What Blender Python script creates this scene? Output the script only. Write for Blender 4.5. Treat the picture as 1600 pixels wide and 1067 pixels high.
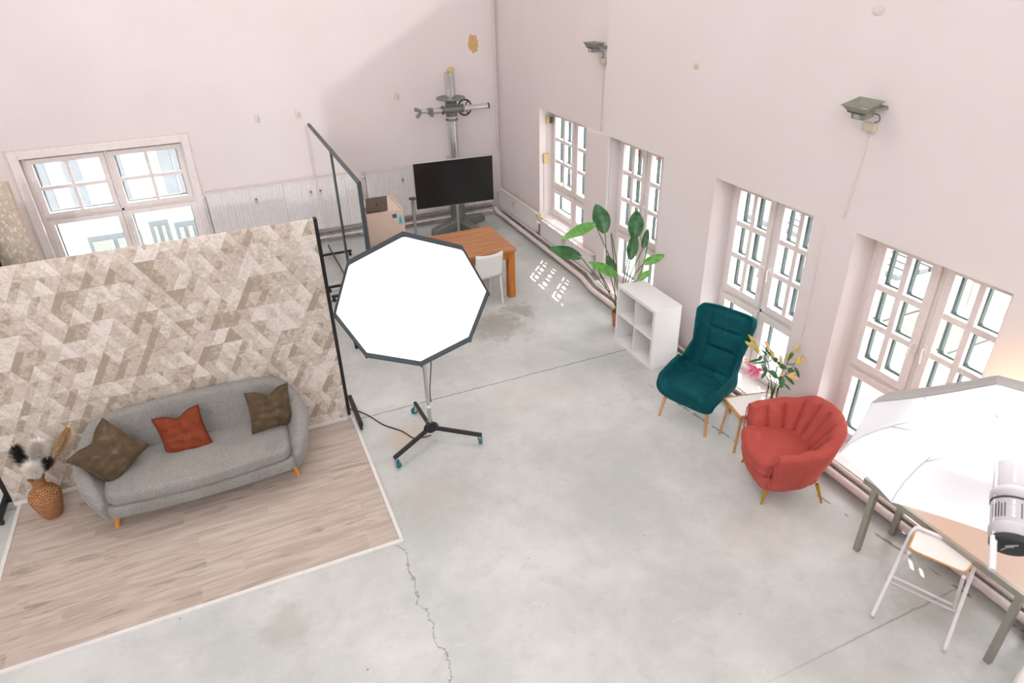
import bpy, bmesh, math, random
from mathutils import Vector, Matrix, Euler
PI = math.pi
R_ = math.radians
for o in list(bpy.data.objects):
    bpy.data.objects.remove(o)
S = bpy.context.scene
COL = S.collection

# ------------------------------------------------------------------ camera
cam_d = bpy.data.cameras.new('camera')
cam = bpy.data.objects.new('camera', cam_d)
COL.objects.link(cam)
S.camera = cam
yaw, pitch, roll = 0.40256584, 0.51951766, -0.0265586
cy_, sy_, cp_, sp_ = math.cos(yaw), math.sin(yaw), math.cos(pitch), math.sin(pitch)
fwd = Vector((sy_*cp_, cy_*cp_, -sp_))
rt = Vector((cy_, -sy_, 0))
up = rt.cross(fwd)
c_, s_ = math.cos(roll), math.sin(roll)
r2 = c_*rt + s_*up
u2 = -s_*rt + c_*up
cam.matrix_world = Matrix(((r2.x, u2.x, -fwd.x, 0), (r2.y, u2.y, -fwd.y, 0), (r2.z, u2.z, -fwd.z, 4.25), (0, 0, 0, 1)))
cam_d.sensor_width = 36
cam_d.lens = 1049.656/1600*36
cam_d.clip_start = 0.05
cam_d.clip_end = 200
cam_d.dof.use_dof = True
cam_d.dof.focus_distance = 6.5
cam_d.dof.aperture_fstop = 2.8

# ------------------------------------------------------------------ world, sun, big lights, exposure
W = bpy.data.worlds.new('sky')
S.world = W
W.use_nodes = True
bg = W.node_tree.nodes['Background']
bg.inputs['Color'].default_value = (0.90, 0.95, 1.0, 1)
bg.inputs['Strength'].default_value = 6.0

def light(name, kind, loc, energy, color=(1, 1, 1), direction=None, **kw):
    d = bpy.data.lights.new(name, kind)
    d.energy = energy
    d.color = color
    for k, v in kw.items():
        setattr(d, k, v)
    o = bpy.data.objects.new(name, d)
    COL.objects.link(o)
    o.location = loc
    if direction:
        o.rotation_euler = Vector(direction).to_track_quat('-Z', 'Y').to_euler()
    return o

light('sun', 'SUN', (8, 12, 9), 11.0, (1, 0.97, 0.93), (-0.54, -0.60, -1.0), angle=R_(0.5))
# added second sun standing in for reflected daylight on the back wall
light('added_patch_sun', 'SUN', (0, -6, 8), 0.46, (1.0, 0.95, 1.0), (0.03, 1.0, -0.25), angle=R_(0.6))
light('fill_lamp_front', 'AREA', (0.6, 1.6, 7.7), 55, (0.97, 0.98, 1.0), (0, 0, -1), shape='RECTANGLE', size=6.0, size_y=3.4)  # added fill lamps, front and rear, below the closed ceiling
light('fill_lamp_rear', 'AREA', (0.6, 7.2, 7.7), 170, (1.0, 0.98, 0.97), (0, 0, -1), shape='RECTANGLE', size=6.0, size_y=3.4)

S.view_settings.view_transform = 'Standard'
S.view_settings.look = 'None'
S.view_settings.gamma = 1
S.view_settings.use_curve_mapping = False
S.view_settings.exposure = 0.15

# ------------------------------------------------------------------ materials
def lin(c):
    c = c/255.0
    return c/12.92 if c <= 0.04045 else ((c+0.055)/1.055)**2.4
def rgb(r, g, b):
    return (lin(r), lin(g), lin(b), 1)

class SM:
    def __init__(s, name, color=(200, 200, 200), rough=0.6, metal=0.0, spec=0.5):
        s.m = bpy.data.materials.new(name)
        s.m.use_nodes = True
        s.nt = s.m.node_tree
        s.b = s.nt.nodes['Principled BSDF']
        s.b.inputs['Base Color'].default_value = rgb(*color)
        s.b.inputs['Roughness'].default_value = rough
        s.b.inputs['Metallic'].default_value = metal
        s.b.inputs['Specular IOR Level'].default_value = spec
        s._pos = None
    def node(s, t, **ins):
        n = s.nt.nodes.new(t)
        for k, v in ins.items():
            s.put(n.inputs[k.replace('_', ' ')], v)
        return n
    def put(s, sock, v):
        if isinstance(v, bpy.types.NodeSocket):
            s.nt.links.new(v, sock)
        elif isinstance(v, (tuple, list)):
            sock.default_value = v
        else:
            sock.default_value = v
    def pos(s):
        if s._pos is None:
            s._pos = s.node('ShaderNodeNewGeometry').outputs['Position']
        return s._pos
    def obj(s):
        return s.node('ShaderNodeTexCoord').outputs['Object']
    def xyz(s, v):
        n = s.node('ShaderNodeSeparateXYZ', Vector=v)
        return n.outputs[0], n.outputs[1], n.outputs[2]
    def comb(s, x, y, z):
        return s.node('ShaderNodeCombineXYZ', X=x, Y=y, Z=z).outputs[0]
    def ma(s, op, a, b=0.0, c=0.0):
        n = s.nt.nodes.new('ShaderNodeMath')
        n.operation = op
        s.put(n.inputs[0], a); s.put(n.inputs[1], b); s.put(n.inputs[2], c)
        return n.outputs[0]
    def scale(s, v, sc):
        n = s.nt.nodes.new('ShaderNodeVectorMath')
        n.operation = 'MULTIPLY'
        s.put(n.inputs[0], v); n.inputs[1].default_value = sc
        return n.outputs[0]
    def noise(s, v, sc, det=3, rough=0.55, dist=0.0):
        n = s.node('ShaderNodeTexNoise', Vector=v, Scale=sc, Detail=det, Roughness=rough, Distortion=dist)
        return n.outputs['Fac']
    def white(s, v):
        n = s.node('ShaderNodeTexWhiteNoise', Vector=v)
        return n.outputs['Value']
    def ramp(s, f, lo, hi, a=0.0, b=1.0):
        n = s.nt.nodes.new('ShaderNodeMapRange')
        n.interpolation_type = 'SMOOTHSTEP'
        s.put(n.inputs[0], f)
        n.inputs[1].default_value = lo; n.inputs[2].default_value = hi
        n.inputs[3].default_value = a; n.inputs[4].default_value = b
        return n.outputs[0]
    def mix(s, f, a, b, mode='MIX'):
        n = s.nt.nodes.new('ShaderNodeMix')
        n.data_type = 'RGBA'; n.blend_type = mode
        s.put(n.inputs[0], f); s.put(n.inputs[6], a); s.put(n.inputs[7], b)
        return n.outputs[2]
    def color(s, c):
        s.put(s.b.inputs['Base Color'], c)
    def bump(s, h, strength=0.3, dist=0.01):
        n = s.node('ShaderNodeBump', Height=h, Strength=strength, Distance=dist)
        s.nt.links.new(n.outputs[0], s.b.inputs['Normal'])

def plain(name, c, rough=0.5, metal=0.0, spec=0.5, var=0.06, sc=12.0, bump=0.0):
    m = SM(name, c, rough, metal, spec)
    f = m.noise(m.obj(), sc, 3)
    d = tuple(max(0, x*(1-var)) for x in c)
    e = tuple(min(255, x*(1+var*0.6)) for x in c)
    m.color(m.mix(f, rgb(*d), rgb(*e)))
    if bump:
        m.bump(m.noise(m.obj(), sc*6, 3), bump, 0.004)
    return m.m

def m_wall():
    m = SM('wall_plaster', (226, 214, 210), 0.75, 0, 0.3)
    p = m.pos()
    a = m.noise(p, 0.7, 4)
    b = m.noise(p, 9, 4)
    c = m.mix(m.ramp(a, 0.3, 0.7), rgb(231, 222, 220), rgb(228, 217, 214))
    sp = m.ramp(m.noise(p, 5.5, 3, 0.5), 0.76, 0.80)
    c = m.mix(m.ma('MULTIPLY', sp, 0.35), c, rgb(190, 168, 155))
    # worn strip low down by the floor
    x, y, z = m.xyz(p)
    low = m.ma('MULTIPLY', m.ramp(z, 0.0, 0.22, 1, 0), m.ramp(b, 0.4, 0.6))
    c = m.mix(m.ma('MULTIPLY', low, 0.6), c, rgb(150, 130, 112))
    m.color(c)
    m.bump(m.noise(p, 3.5, 5), 0.25, 0.02)
    return m.m

def line_mask(m, coord, at, wob, width):
    d = m.ma('ABSOLUTE', m.ma('SUBTRACT', m.ma('ADD', coord, wob), at))
    return m.ramp(d, width*0.4, width, 1, 0)

def m_floor():
    m = SM('concrete', (190, 190, 184), 0.42, 0, 0.45)
    p = m.pos()
    x, y, z = m.xyz(p)
    a = m.noise(p, 0.9, 6, 0.65)
    b = m.noise(p, 6, 6, 0.7)
    c = m.mix(m.ramp(a, 0.32, 0.68), rgb(183, 185, 180), rgb(208, 208, 204))
    c = m.mix(m.ramp(b, 0.5, 0.75, 0, 0.45), c, rgb(176, 174, 166))
    warm = m.ramp(m.noise(m.scale(p, (1, 1, 1)), 0.55, 3), 0.55, 0.7, 0, 0.35)
    c = m.mix(warm, c, rgb(205, 194, 180))
    # light trowel streaks
    st = m.noise(m.scale(p, (3, 14, 1)), 1.5, 5, 0.7)
    c = m.mix(m.ramp(st, 0.58, 0.72, 0, 0.3), c, rgb(226, 224, 220))
    # dark grimy blotches near the table
    def blot(cx, cyy, r, col, k, c):
        d = m.node('ShaderNodeVectorMath'); d.operation = 'DISTANCE'
        m.put(d.inputs[0], p); d.inputs[1].default_value = (cx, cyy, 0)
        dd = m.ma('ADD', d.outputs['Value'], m.ma('MULTIPLY', m.ma('SUBTRACT', b, 0.5), r*2.4))
        return m.mix(m.ramp(dd, r*0.3, r, k, 0), c, rgb(*col))
    c = blot(2.9, 7.3, 0.55, (140, 134, 122), 0.6, c)
    c = blot(3.35, 7.6, 0.3, (128, 124, 114), 0.55, c)
    c = blot(4.0, 5.3, 0.55, (168, 166, 156), 0.5, c)
    c = blot(1.1, 4.6, 0.5, (176, 170, 156), 0.4, c)
    c = blot(1.15, 5.5, 0.28, (196, 172, 142), 0.5, c)
    c = blot(3.4, 9.6, 0.8, (160, 160, 148), 0.5, c)
    c = blot(4.2, 1.9, 0.45, (170, 166, 152), 0.5, c)
    c = blot(-0.3, 3.7, 0.25, (160, 154, 142), 0.45, c)
    # little dark chips
    v = m.node('ShaderNodeTexVoronoi', Vector=p, Scale=5.0)
    vd = v.outputs['Distance']
    gate = m.ramp(m.white(m.node('ShaderNodeVectorMath').outputs[0]), 2, 3)
    sel = m.ramp(m.xyz(v.outputs['Color'])[0], 0.80, 0.82)
    chip = m.ma('MULTIPLY', m.ramp(m.ma('ADD', vd, m.ma('MULTIPLY', b, 0.05)), 0.05, 0.075, 1, 0), sel)
    c = m.mix(m.ma('MULTIPLY', chip, 0.75), c, rgb(92, 92, 86))
    v2 = m.node('ShaderNodeTexVoronoi', Vector=p, Scale=17.0)
    sel2 = m.ramp(m.xyz(v2.outputs['Color'])[1], 0.9, 0.92)
    chip2 = m.ma('MULTIPLY', m.ramp(v2.outputs['Distance'], 0.06, 0.1, 1, 0), sel2)
    c = m.mix(m.ma('MULTIPLY', chip2, 0.6), c, rgb(110, 110, 104))
    # expansion joints and the crack
    wob = m.ma('MULTIPLY', m.ma('SUBTRACT', m.noise(p, 9, 4), 0.5), 0.035)
    wob2 = m.ma('MULTIPLY', m.ma('SUBTRACT', m.noise(p, 3.2, 6, 0.7), 0.5), 0.35)
    j = line_mask(m, y, 6.03, wob, 0.011)
    j = m.ma('MULTIPLY', j, m.ramp(b, 0.3, 0.5, 0.35, 1))
    j2 = m.ma('MULTIPLY', line_mask(m, y, 1.88, wob, 0.010), m.ramp(x, 2.0, 3.8, 0, 0.6))
    # joint parallel to the window wall, patchy
    j3 = m.ma('MULTIPLY', line_mask(m, m.ma('ADD', x, m.ma('MULTIPLY', y, 0.155)), 4.73, wob, 0.02), m.ramp(m.noise(p, 4.5, 2), 0.46, 0.52))
    j3 = m.ma('MULTIPLY', j3, m.ramp(y, 5.0, 5.4, 1, 0))
    cr = m.ma('MULTIPLY', line_mask(m, m.ma('ADD', x, wob2), m.ma('MULTIPLY', y, 0.0) if 0 else 0.68, 0.0, 0.009), m.ramp(y, 4.15, 4.2, 1, 0))
    jj = m.ma('MAXIMUM', m.ma('MAXIMUM', j, j2), m.ma('MAXIMUM', m.ma('MULTIPLY', cr, 0.8), j3))
    c = m.mix(m.ma('MULTIPLY', jj, 0.75), c, rgb(104, 100, 90))
    m.color(c)
    m.put(m.b.inputs['Roughness'], m.ramp(b, 0.3, 0.75, 0.30, 0.5))
    m.bump(m.ma('SUBTRACT', m.ma('MULTIPLY', b, 0.3), jj), 0.25, 0.004)
    return m.m

def m_laminate():
    m = SM('laminate_oak', (190, 175, 160), 0.45, 0, 0.4)
    p = m.obj()
    x, y, z = m.xyz(p)
    row = m.ma('FLOOR', m.ma('DIVIDE', y, 0.19))
    rr = m.white(m.comb(row, 3.0, 1.0))
    xs = m.ma('ADD', m.ma('DIVIDE', x, 1.3), m.ma('MULTIPLY', rr, 7))
    colr = m.ma('FLOOR', xs)
    h = m.white(m.comb(row, colr, 5.0))
    off = m.comb(m.ma('MULTIPLY', h, 37.0), m.ma('MULTIPLY', rr, 19.0), 0.0)
    v = m.node('ShaderNodeVectorMath'); v.operation = 'ADD'
    m.put(v.inputs[0], m.scale(p, (1.1, 9.0, 1))); m.put(v.inputs[1], off)
    q = v.outputs[0]
    g = m.noise(q, 1.6, 5, 0.6, 0.6)
    c = m.mix(m.ramp(g, 0.35, 0.65), rgb(176, 160, 146), rgb(200, 186, 174))
    fine = m.noise(m.scale(q, (1, 6, 1)), 4, 4, 0.7)
    c = m.mix(m.ramp(fine, 0.45, 0.7, 0, 0.3), c, rgb(170, 154, 142))
    dark = m.ramp(m.noise(q, 1.0, 4, 0.6, 1.0), 0.53, 0.68, 0, 0.7)
    c = m.mix(dark, c, rgb(134, 118, 104))
    kn = m.ramp(m.noise(m.scale(q, (2.2, .5, 1)), 1.7, 2), 0.74, 0.80, 0, 0.5)
    c = m.mix(kn, c, rgb(128, 122, 112))
    c = m.mix(m.ma('MULTIPLY', h, 0.25), c, rgb(188, 168, 154))
    fy = m.ma('FRACT', m.ma('DIVIDE', y, 0.19))
    fx = m.ma('FRACT', xs)
    seam = m.ma('MAXIMUM', m.ramp(fy, 0.0, 0.012, 1, 0), m.ramp(fx, 0.0, 0.002, 1, 0))
    c = m.mix(m.ma('MULTIPLY', seam, 0.4), c, rgb(140, 128, 118))
    m.color(c)
    return m.m

def m_wallpaper():
    m = SM('triangle_wallpaper', (200, 185, 170), 0.7, 0, 0.3)
    p = m.obj()
    x, y, z = m.xyz(p)
    hgt = 0.150
    a = m.ma('DIVIDE', z, hgt)
    xx = m.ma('MULTIPLY', x, 0.8660/hgt)
    zz = m.ma('MULTIPLY', z, 0.5/hgt)
    b = m.ma('SUBTRACT', xx, zz)
    c = m.ma('ADD', xx, zz)
    fa, fb, fc = m.ma('FLOOR', a), m.ma('FLOOR', b), m.ma('FLOOR', c)
    h = m.white(m.comb(fa, fb, fc))
    h2 = m.white(m.comb(fb, fc, fa))
    # bigger rhombs merge some triangles, strips cut others
    h3 = m.white(m.comb(fa, fb, 7.0))
    stripb = m.ramp(m.ma('FRACT', b), 0.38, 0.40, 1, 0)
    stripc = m.ramp(m.ma('FRACT', c), 0.60, 0.62, 0, 1)
    seld = m.ramp(h2, 0.55, 0.56, 0, 1)
    tone = m.ma('ADD', m.ma('ADD', m.ma('MULTIPLY', h, 0.45), 0.12), m.ma('MULTIPLY', h3, 0.38))
    tone = m.ma('SUBTRACT', tone, m.ma('MULTIPLY', m.ma('MULTIPLY', stripb, seld), 0.38))
    tone = m.ma('ADD', tone, m.ma('MULTIPLY', m.ma('MULTIPLY', stripc, m.ma('SUBTRACT', 1.0, seld)), 0.22))
    n1 = m.noise(p, 7.5, 5, 0.72, 1.2)
    n2 = m.noise(p, 30, 5, 0.75)
    tone = m.ma('ADD', tone, m.ma('MULTIPLY', m.ma('SUBTRACT', n1, 0.5), 1.3))
    tone = m.ma('ADD', tone, m.ma('MULTIPLY', m.ma('SUBTRACT', n2, 0.5), 1.3))
    col = m.mix(m.ramp(tone, 0.08, 0.55), rgb(170, 154, 137), rgb(206, 192, 178))
    col = m.mix(m.ramp(tone, 0.55, 0.95), col, rgb(228, 217, 208))
    vein = m.ramp(m.ma('ABSOLUTE', m.ma('SUBTRACT', m.noise(p, 15, 5, 0.7, 1.5), 0.5)), 0.0, 0.018, 0.5, 0)
    col = m.mix(vein, col, rgb(140, 124, 106))
    ed = m.ma('MINIMUM', m.ma('MINIMUM', m.ma('FRACT', a), m.ma('FRACT', b)), m.ma('FRACT', c))
    col = m.mix(m.ramp(ed, 0.0, 0.035, 0.35, 0), col, rgb(160, 144, 126))
    m.color(col)
    return m.m

def m_leafpaper():
    m = SM('leafy_wallpaper', (200, 180, 160), 0.8)
    p = m.obj()
    n = m.node('ShaderNodeTexVoronoi', Vector=m.scale(p, (1, 1, 0.6)), Scale=22.0)
    f = m.ramp(m.ma('ADD', n.outputs['Distance'], m.ma('MULTIPLY', m.noise(p, 18, 3), 0.5)), 0.62, 0.68)
    g = m.ramp(m.ma('ABSOLUTE', m.ma('SUBTRACT', m.noise(p, 20, 3, 0.6, 2.0), 0.5)), 0.0, 0.05, 1, 0)
    c = m.mix(f, rgb(232, 214, 194), rgb(206, 190, 170))
    c = m.mix(m.ma('MULTIPLY', g, 0.8), c, rgb(132, 130, 118))
    m.color(c)
    return m.m

def m_wood(name, c1, c2, axis=0, rough=0.4, sc=1.0):
    m = SM(name, c1, rough, 0, 0.4)
    p = m.obj()
    st = [9*sc, 9*sc, 9*sc]; st[axis] = 0.9*sc
    f = m.noise(m.scale(p, tuple(st)), 2.2, 5, 0.65, 0.6)
    m.color(m.mix(m.ramp(f, 0.3, 0.7), rgb(*c1), rgb(*c2)))
    return m.m

def m_fabric(name, c1, c2, sc=260, rough=0.9, sheen=0.3, big=3.0, bump=0.5, blotch=0.25, bscale=0.003):
    m = SM(name, c1, rough, 0, 0.15)
    p = m.obj()
    w = m.noise(p, sc, 2, 0.8)
    b = m.noise(p, big, 4, 0.6, 0.5)
    c = m.mix(m.ramp(w, 0.35, 0.65), rgb(*c1), rgb(*c2))
    c = m.mix(m.ramp(b, 0.35, 0.75, 0, blotch), c, rgb(*tuple(x*0.72 for x in c1)))
    m.color(c)
    m.b.inputs['Sheen Weight'].default_value = sheen
    m.b.inputs['Sheen Roughness'].default_value = 0.4
    m.bump(w, bump, bscale)
    return m.m

def m_velvet(name, base, light_, rough=0.75, big=5):
    m = SM(name, base, rough, 0, 0.2)
    p = m.obj()
    b = m.noise(p, big, 4, 0.6, 1.0)
    m.color(m.mix(m.ramp(b, 0.45, 0.75, 0, 0.8), rgb(*base), rgb(*light_)))
    m.b.inputs['Sheen Weight'].default_value = 0.45
    m.b.inputs['Sheen Roughness'].default_value = 0.35
    m.b.inputs['Sheen Tint'].default_value = rgb(*tuple(min(255, x*1.2+25) for x in light_))
    m.bump(m.noise(p, 5, 3), 0.3, 0.012)
    return m.m

def m_glass():
    m = bpy.data.materials.new('window_glass')
    m.use_nodes = True
    nt = m.node_tree
    for n in list(nt.nodes):
        nt.nodes.remove(n)
    out = nt.nodes.new('ShaderNodeOutputMaterial')
    t = nt.nodes.new('ShaderNodeBsdfTransparent'); t.inputs[0].default_value = (0.97, 0.985, 0.985, 1)
    g = nt.nodes.new('ShaderNodeBsdfGlossy'); g.inputs['Roughness'].default_value = 0.02
    fr = nt.nodes.new('ShaderNodeFresnel'); fr.inputs[0].default_value = 1.15
    mx = nt.nodes.new('ShaderNodeMixShader')
    nt.links.new(fr.outputs[0], mx.inputs[0]); nt.links.new(t.outputs[0], mx.inputs[1]); nt.links.new(g.outputs[0], mx.inputs[2])
    nt.links.new(mx.outputs[0], out.inputs[0])
    return m

def m_emit(name, c, strength):
    m = SM(name, c, 0.8)
    m.b.inputs['Emission Color'].default_value = rgb(*c)
    m.b.inputs['Emission Strength'].default_value = strength
    return m.m

def m_leaf(name, c1, c2):
    m = SM(name, c1, 0.4, 0, 0.5)
    p = m.obj()
    f = m.noise(p, 14, 3)
    m.color(m.mix(m.ramp(f, 0.3, 0.7), rgb(*c1), rgb(*c2)))
    return m.m

def m_wicker():
    m = SM('wicker', (160, 100, 56), 0.65)
    p = m.obj()
    x, y, z = m.xyz(p)
    ang = m.ma('ARCTAN2', y, x)
    rows = m.ma('MULTIPLY', z, 62.0)
    r = m.ma('FLOOR', rows)
    wv = m.ma('SINE', m.ma('ADD', m.ma('MULTIPLY', ang, 22.0), m.ma('MULTIPLY', r, PI)))
    ro = m.ma('ABSOLUTE', m.ma('SINE', m.ma('MULTIPLY', rows, PI)))
    hh = m.ma('MULTIPLY', ro, m.ma('ADD', 0.6, m.ma('MULTIPLY', wv, 0.4)))
    n = m.noise(m.scale(p, (1, 1, 3)), 22, 4)
    c = m.mix(m.ramp(hh, 0.05, 0.8), rgb(120, 74, 40), rgb(200, 138, 86))
    c = m.mix(m.ramp(n, 0.4, 0.7, 0, 0.5), c, rgb(212, 160, 112))
    m.color(c)
    m.bump(hh, 0.9, 0.008)
    return m.m

MAT = {}
MAT['wall'] = m_wall()
MAT['floor'] = m_floor()
MAT['laminate'] = m_laminate()
MAT['paper'] = m_wallpaper()
MAT['leafpaper'] = m_leafpaper()
MAT['glass'] = m_glass()
MAT['wframe'] = plain('window_paint', (238, 228, 224), 0.4)
MAT['wdark'] = plain('outer_frame_paint', (58, 74, 72), 0.5)
MAT['white'] = plain('white_lacquer', (236, 233, 230), 0.35, var=0.012)
MAT['whitemetal'] = plain('white_metal', (238, 232, 232), 0.35)
MAT['trimwhite'] = plain('white_trim', (226, 222, 218), 0.4)
MAT['radiator'] = plain('radiator_enamel', (236, 230, 228), 0.35)
MAT['pipe'] = plain('painted_pipe', (226, 212, 206), 0.45, var=0.1, sc=20)
MAT['blackmetal'] = plain('black_metal', (38, 38, 38), 0.45, 0.3)
MAT['darkmetal'] = plain('slate_metal', (74, 82, 84), 0.45, 0.4)
MAT['chrome'] = plain('chrome', (205, 205, 205), 0.18, 1.0, var=0.02)
MAT['steel'] = plain('brushed_steel', (172, 168, 158), 0.38, 0.9, sc=30)
MAT['castgrey'] = plain('grey_cast_iron', (128, 130, 124), 0.5, 0.35, var=0.15)
MAT['galv'] = plain('galvanised_tube', (215, 215, 212), 0.22, 0.9, var=0.1)
MAT['screen'] = plain('tv_screen', (18, 18, 20), 0.25)
MAT['tv_back'] = plain('tv_bezel', (200, 198, 196), 0.4, 0.3)
MAT['mirror'] = plain('mirror_glass', (235, 238, 238), 0.02, 1.0, var=0.0)
MAT['teal'] = m_velvet('teal_velvet', (0, 72, 78), (0, 98, 102))
MAT['coral'] = m_velvet('coral_velvet', (178, 80, 72), (190, 94, 84))
MAT['sofa'] = m_fabric('grey_tweed', (128, 124, 119), (166, 161, 155), 150, bump=0.6)
MAT['rust'] = m_velvet('rust_velvet', (126, 56, 34), (150, 76, 50))
MAT['taupe'] = m_velvet('taupe_velvet', (86, 70, 52), (122, 104, 82), big=6)
MAT['rustpipe'] = plain('dark_rust_piping', (84, 32, 20), 0.8)
MAT['oakleg'] = m_wood('honey_oak', (196, 124, 56), (222, 152, 82), 2)
MAT['legwood'] = m_wood('ash_leg', (190, 138, 88), (214, 164, 112), 2)
MAT['tablewood'] = m_wood('acacia_wood', (164, 106, 68), (196, 140, 98), 0, 0.35)
MAT['tableleg'] = m_wood('acacia_leg', (176, 100, 36), (206, 130, 56), 2, 0.4)
MAT['plywood'] = m_wood('plywood_edge', (196, 138, 80), (220, 168, 110), 0)
MAT['gold'] = plain('gold_metal', (206, 156, 40), 0.28, 0.85, var=0.03)
MAT['octa'] = m_emit('softbox_diffuser_lit', (255, 253, 253), 0.75)
MAT['octaedge'] = plain('softbox_black_fabric', (58, 66, 70), 0.85)
MAT['umbin'] = plain('umbrella_white_fabric', (252, 251, 252), 0.85, var=0.01)
MAT['umbout'] = plain('umbrella_grey_fabric', (178, 174, 172), 0.7, var=0.04)
MAT['strobe'] = plain('strobe_housing', (196, 190, 192), 0.4, var=0.03)
MAT['rubber'] = plain('black_rubber', (44, 44, 46), 0.7)
MAT['tealwheel'] = plain('teal_wheel', (0, 116, 122), 0.35)
MAT['wicker'] = m_wicker()
MAT['leafd'] = m_leaf('dark_leaf', (38, 84, 48), (62, 116, 62))
MAT['leafl'] = m_leaf('bright_leaf', (84, 146, 62), (120, 178, 88))
MAT['stem'] = m_leaf('plant_stem', (74, 92, 50), (110, 124, 72))
MAT['midrib'] = plain('leaf_midrib', (150, 180, 120), 0.5)
MAT['bud'] = m_leaf('lily_bud', (178, 166, 40), (222, 190, 80))
MAT['budpink'] = m_leaf('blush_bud', (220, 170, 130), (232, 190, 120))
MAT['petal'] = m_leaf('pink_petal', (206, 84, 124), (238, 180, 196))
MAT['petalhot'] = m_leaf('magenta_petal', (190, 30, 84), (220, 100, 140))
MAT['pot'] = plain('terracotta', (184, 122, 84), 0.8)
MAT['soil'] = plain('soil', (62, 48, 38), 0.95)
MAT['beigeplastic'] = plain('aged_beige_plastic', (206, 178, 130), 0.55, var=0.15)
MAT['meter'] = plain('meter_plastic', (208, 198, 176), 0.5)
MAT['boxcream'] = plain('cream_board', (224, 204, 188), 0.5, var=0.03)
MAT['laptop'] = plain('space_grey_aluminium', (126, 120, 112), 0.4, 0.5)
MAT['logo'] = plain('dark_logo', (44, 40, 38), 0.3)
MAT['stickerdark'] = plain('dark_teal_sticker', (8, 62, 78), 0.5)
MAT['stickerblue'] = plain('light_blue_sticker', (176, 208, 218), 0.5)
MAT['tealprint'] = plain('teal_print', (60, 170, 180), 0.5)
MAT['flood'] = plain('floodlight_housing', (150, 150, 138), 0.5, 0.3)
MAT['floodin'] = plain('floodlight_reflector', (124, 122, 108), 0.3, 0.6)
MAT['led'] = plain('led_chip', (240, 170, 40), 0.4)
MAT['cable'] = plain('black_cable', (30, 30, 30), 0.6)
MAT['plumew'] = plain('cream_plume', (244, 236, 226), 0.95)
MAT['plumeb'] = plain('dark_plume', (62, 54, 56), 0.95)
MAT['plumeg'] = plain('golden_plume', (236, 206, 160), 0.95)
MAT['tabletop'] = plain('tan_laminate', (208, 184, 168), 0.35, var=0.02)
MAT['stain'] = plain('ochre_stain', (214, 176, 116), 0.9, var=0.25, sc=30)
MAT['peach'] = plain('peach_panel_edge', (222, 190, 170), 0.7)
MAT['blackpanel'] = plain('black_backdrop', (22, 22, 22), 0.8)
MAT['extfacade'] = plain('white_render', (244, 244, 244), 0.8)
MAT['extgrey'] = plain('grey_shutter', (112, 116, 118), 0.7)
MAT['extdark'] = plain('dark_blue_grey', (98, 104, 106), 0.7)
MAT['extground'] = plain('pale_paving', (200, 198, 194), 0.8, var=0.15, sc=3)
MAT['extstone'] = plain('stone_slab', (84, 84, 80), 0.8, var=0.25, sc=5)
MAT['extred'] = plain('red_brick_paint', (150, 60, 54), 0.8)
MAT['exttreerefl'] = plain('painted_tree_reflection', (132, 134, 126), 0.9, var=0.4, sc=30)  # reflected trees put into the colour of the facade panes
MAT['bulb'] = m_emit('warm_bulb', (255, 190, 120), 6.0)
MAT['greenware'] = plain('grey_plastic', (196, 196, 190), 0.5)
MAT['hub'] = plain('hub_black', (28, 28, 30), 0.4)

# ------------------------------------------------------------------ mesh helpers
def finish(name, bm, mat, parent=None, smooth=True, angle=40, bevel=0.0, subsurf=0, loc=None, rot=None):
    bmesh.ops.recalc_face_normals(bm, faces=bm.faces[:])
    me = bpy.data.meshes.new(name)
    bm.to_mesh(me)
    bm.free()
    o = bpy.data.objects.new(name, me)
    COL.objects.link(o)
    if isinstance(mat, (list, tuple)):
        for x in mat:
            me.materials.append(MAT[x])
    else:
        me.materials.append(MAT[mat])
    if parent is not None:
        o.parent = parent
    if loc is not None:
        o.location = loc
    if rot is not None:
        o.rotation_euler = rot
    if bevel:
        b = o.modifiers.new('bevel', 'BEVEL')
        b.width = bevel; b.segments = 2; b.limit_method = 'ANGLE'; b.angle_limit = R_(40)
    if subsurf:
        s = o.modifiers.new('subsurf', 'SUBSURF')
        s.levels = subsurf; s.render_levels = subsurf
    if smooth:
        for p in me.polygons:
            p.use_smooth = True
        try:
            me.set_sharp_from_angle(angle=R_(angle))
        except Exception:
            pass
    return o

def B():
    return bmesh.new()

def box(bm, lo, hi, M=None):
    x0, y0, z0 = lo; x1, y1, z1 = hi
    vs = [Vector(v) for v in ((x0, y0, z0), (x1, y0, z0), (x1, y1, z0), (x0, y1, z0), (x0, y0, z1), (x1, y0, z1), (x1, y1, z1), (x0, y1, z1))]
    if M is not None:
        vs = [M @ v for v in vs]
    v = [bm.verts.new(q) for q in vs]
    for f in ((0, 3, 2, 1), (4, 5, 6, 7), (0, 1, 5, 4), (1, 2, 6, 5), (2, 3, 7, 6), (3, 0, 4, 7)):
        bm.faces.new([v[i] for i in f])
    return bm

def frame_of(d):
    d = d.normalized()
    a = Vector((0, 0, 1)) if abs(d.z) < 0.95 else Vector((1, 0, 0))
    u = a.cross(d).normalized()
    return u, d.cross(u)

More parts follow.
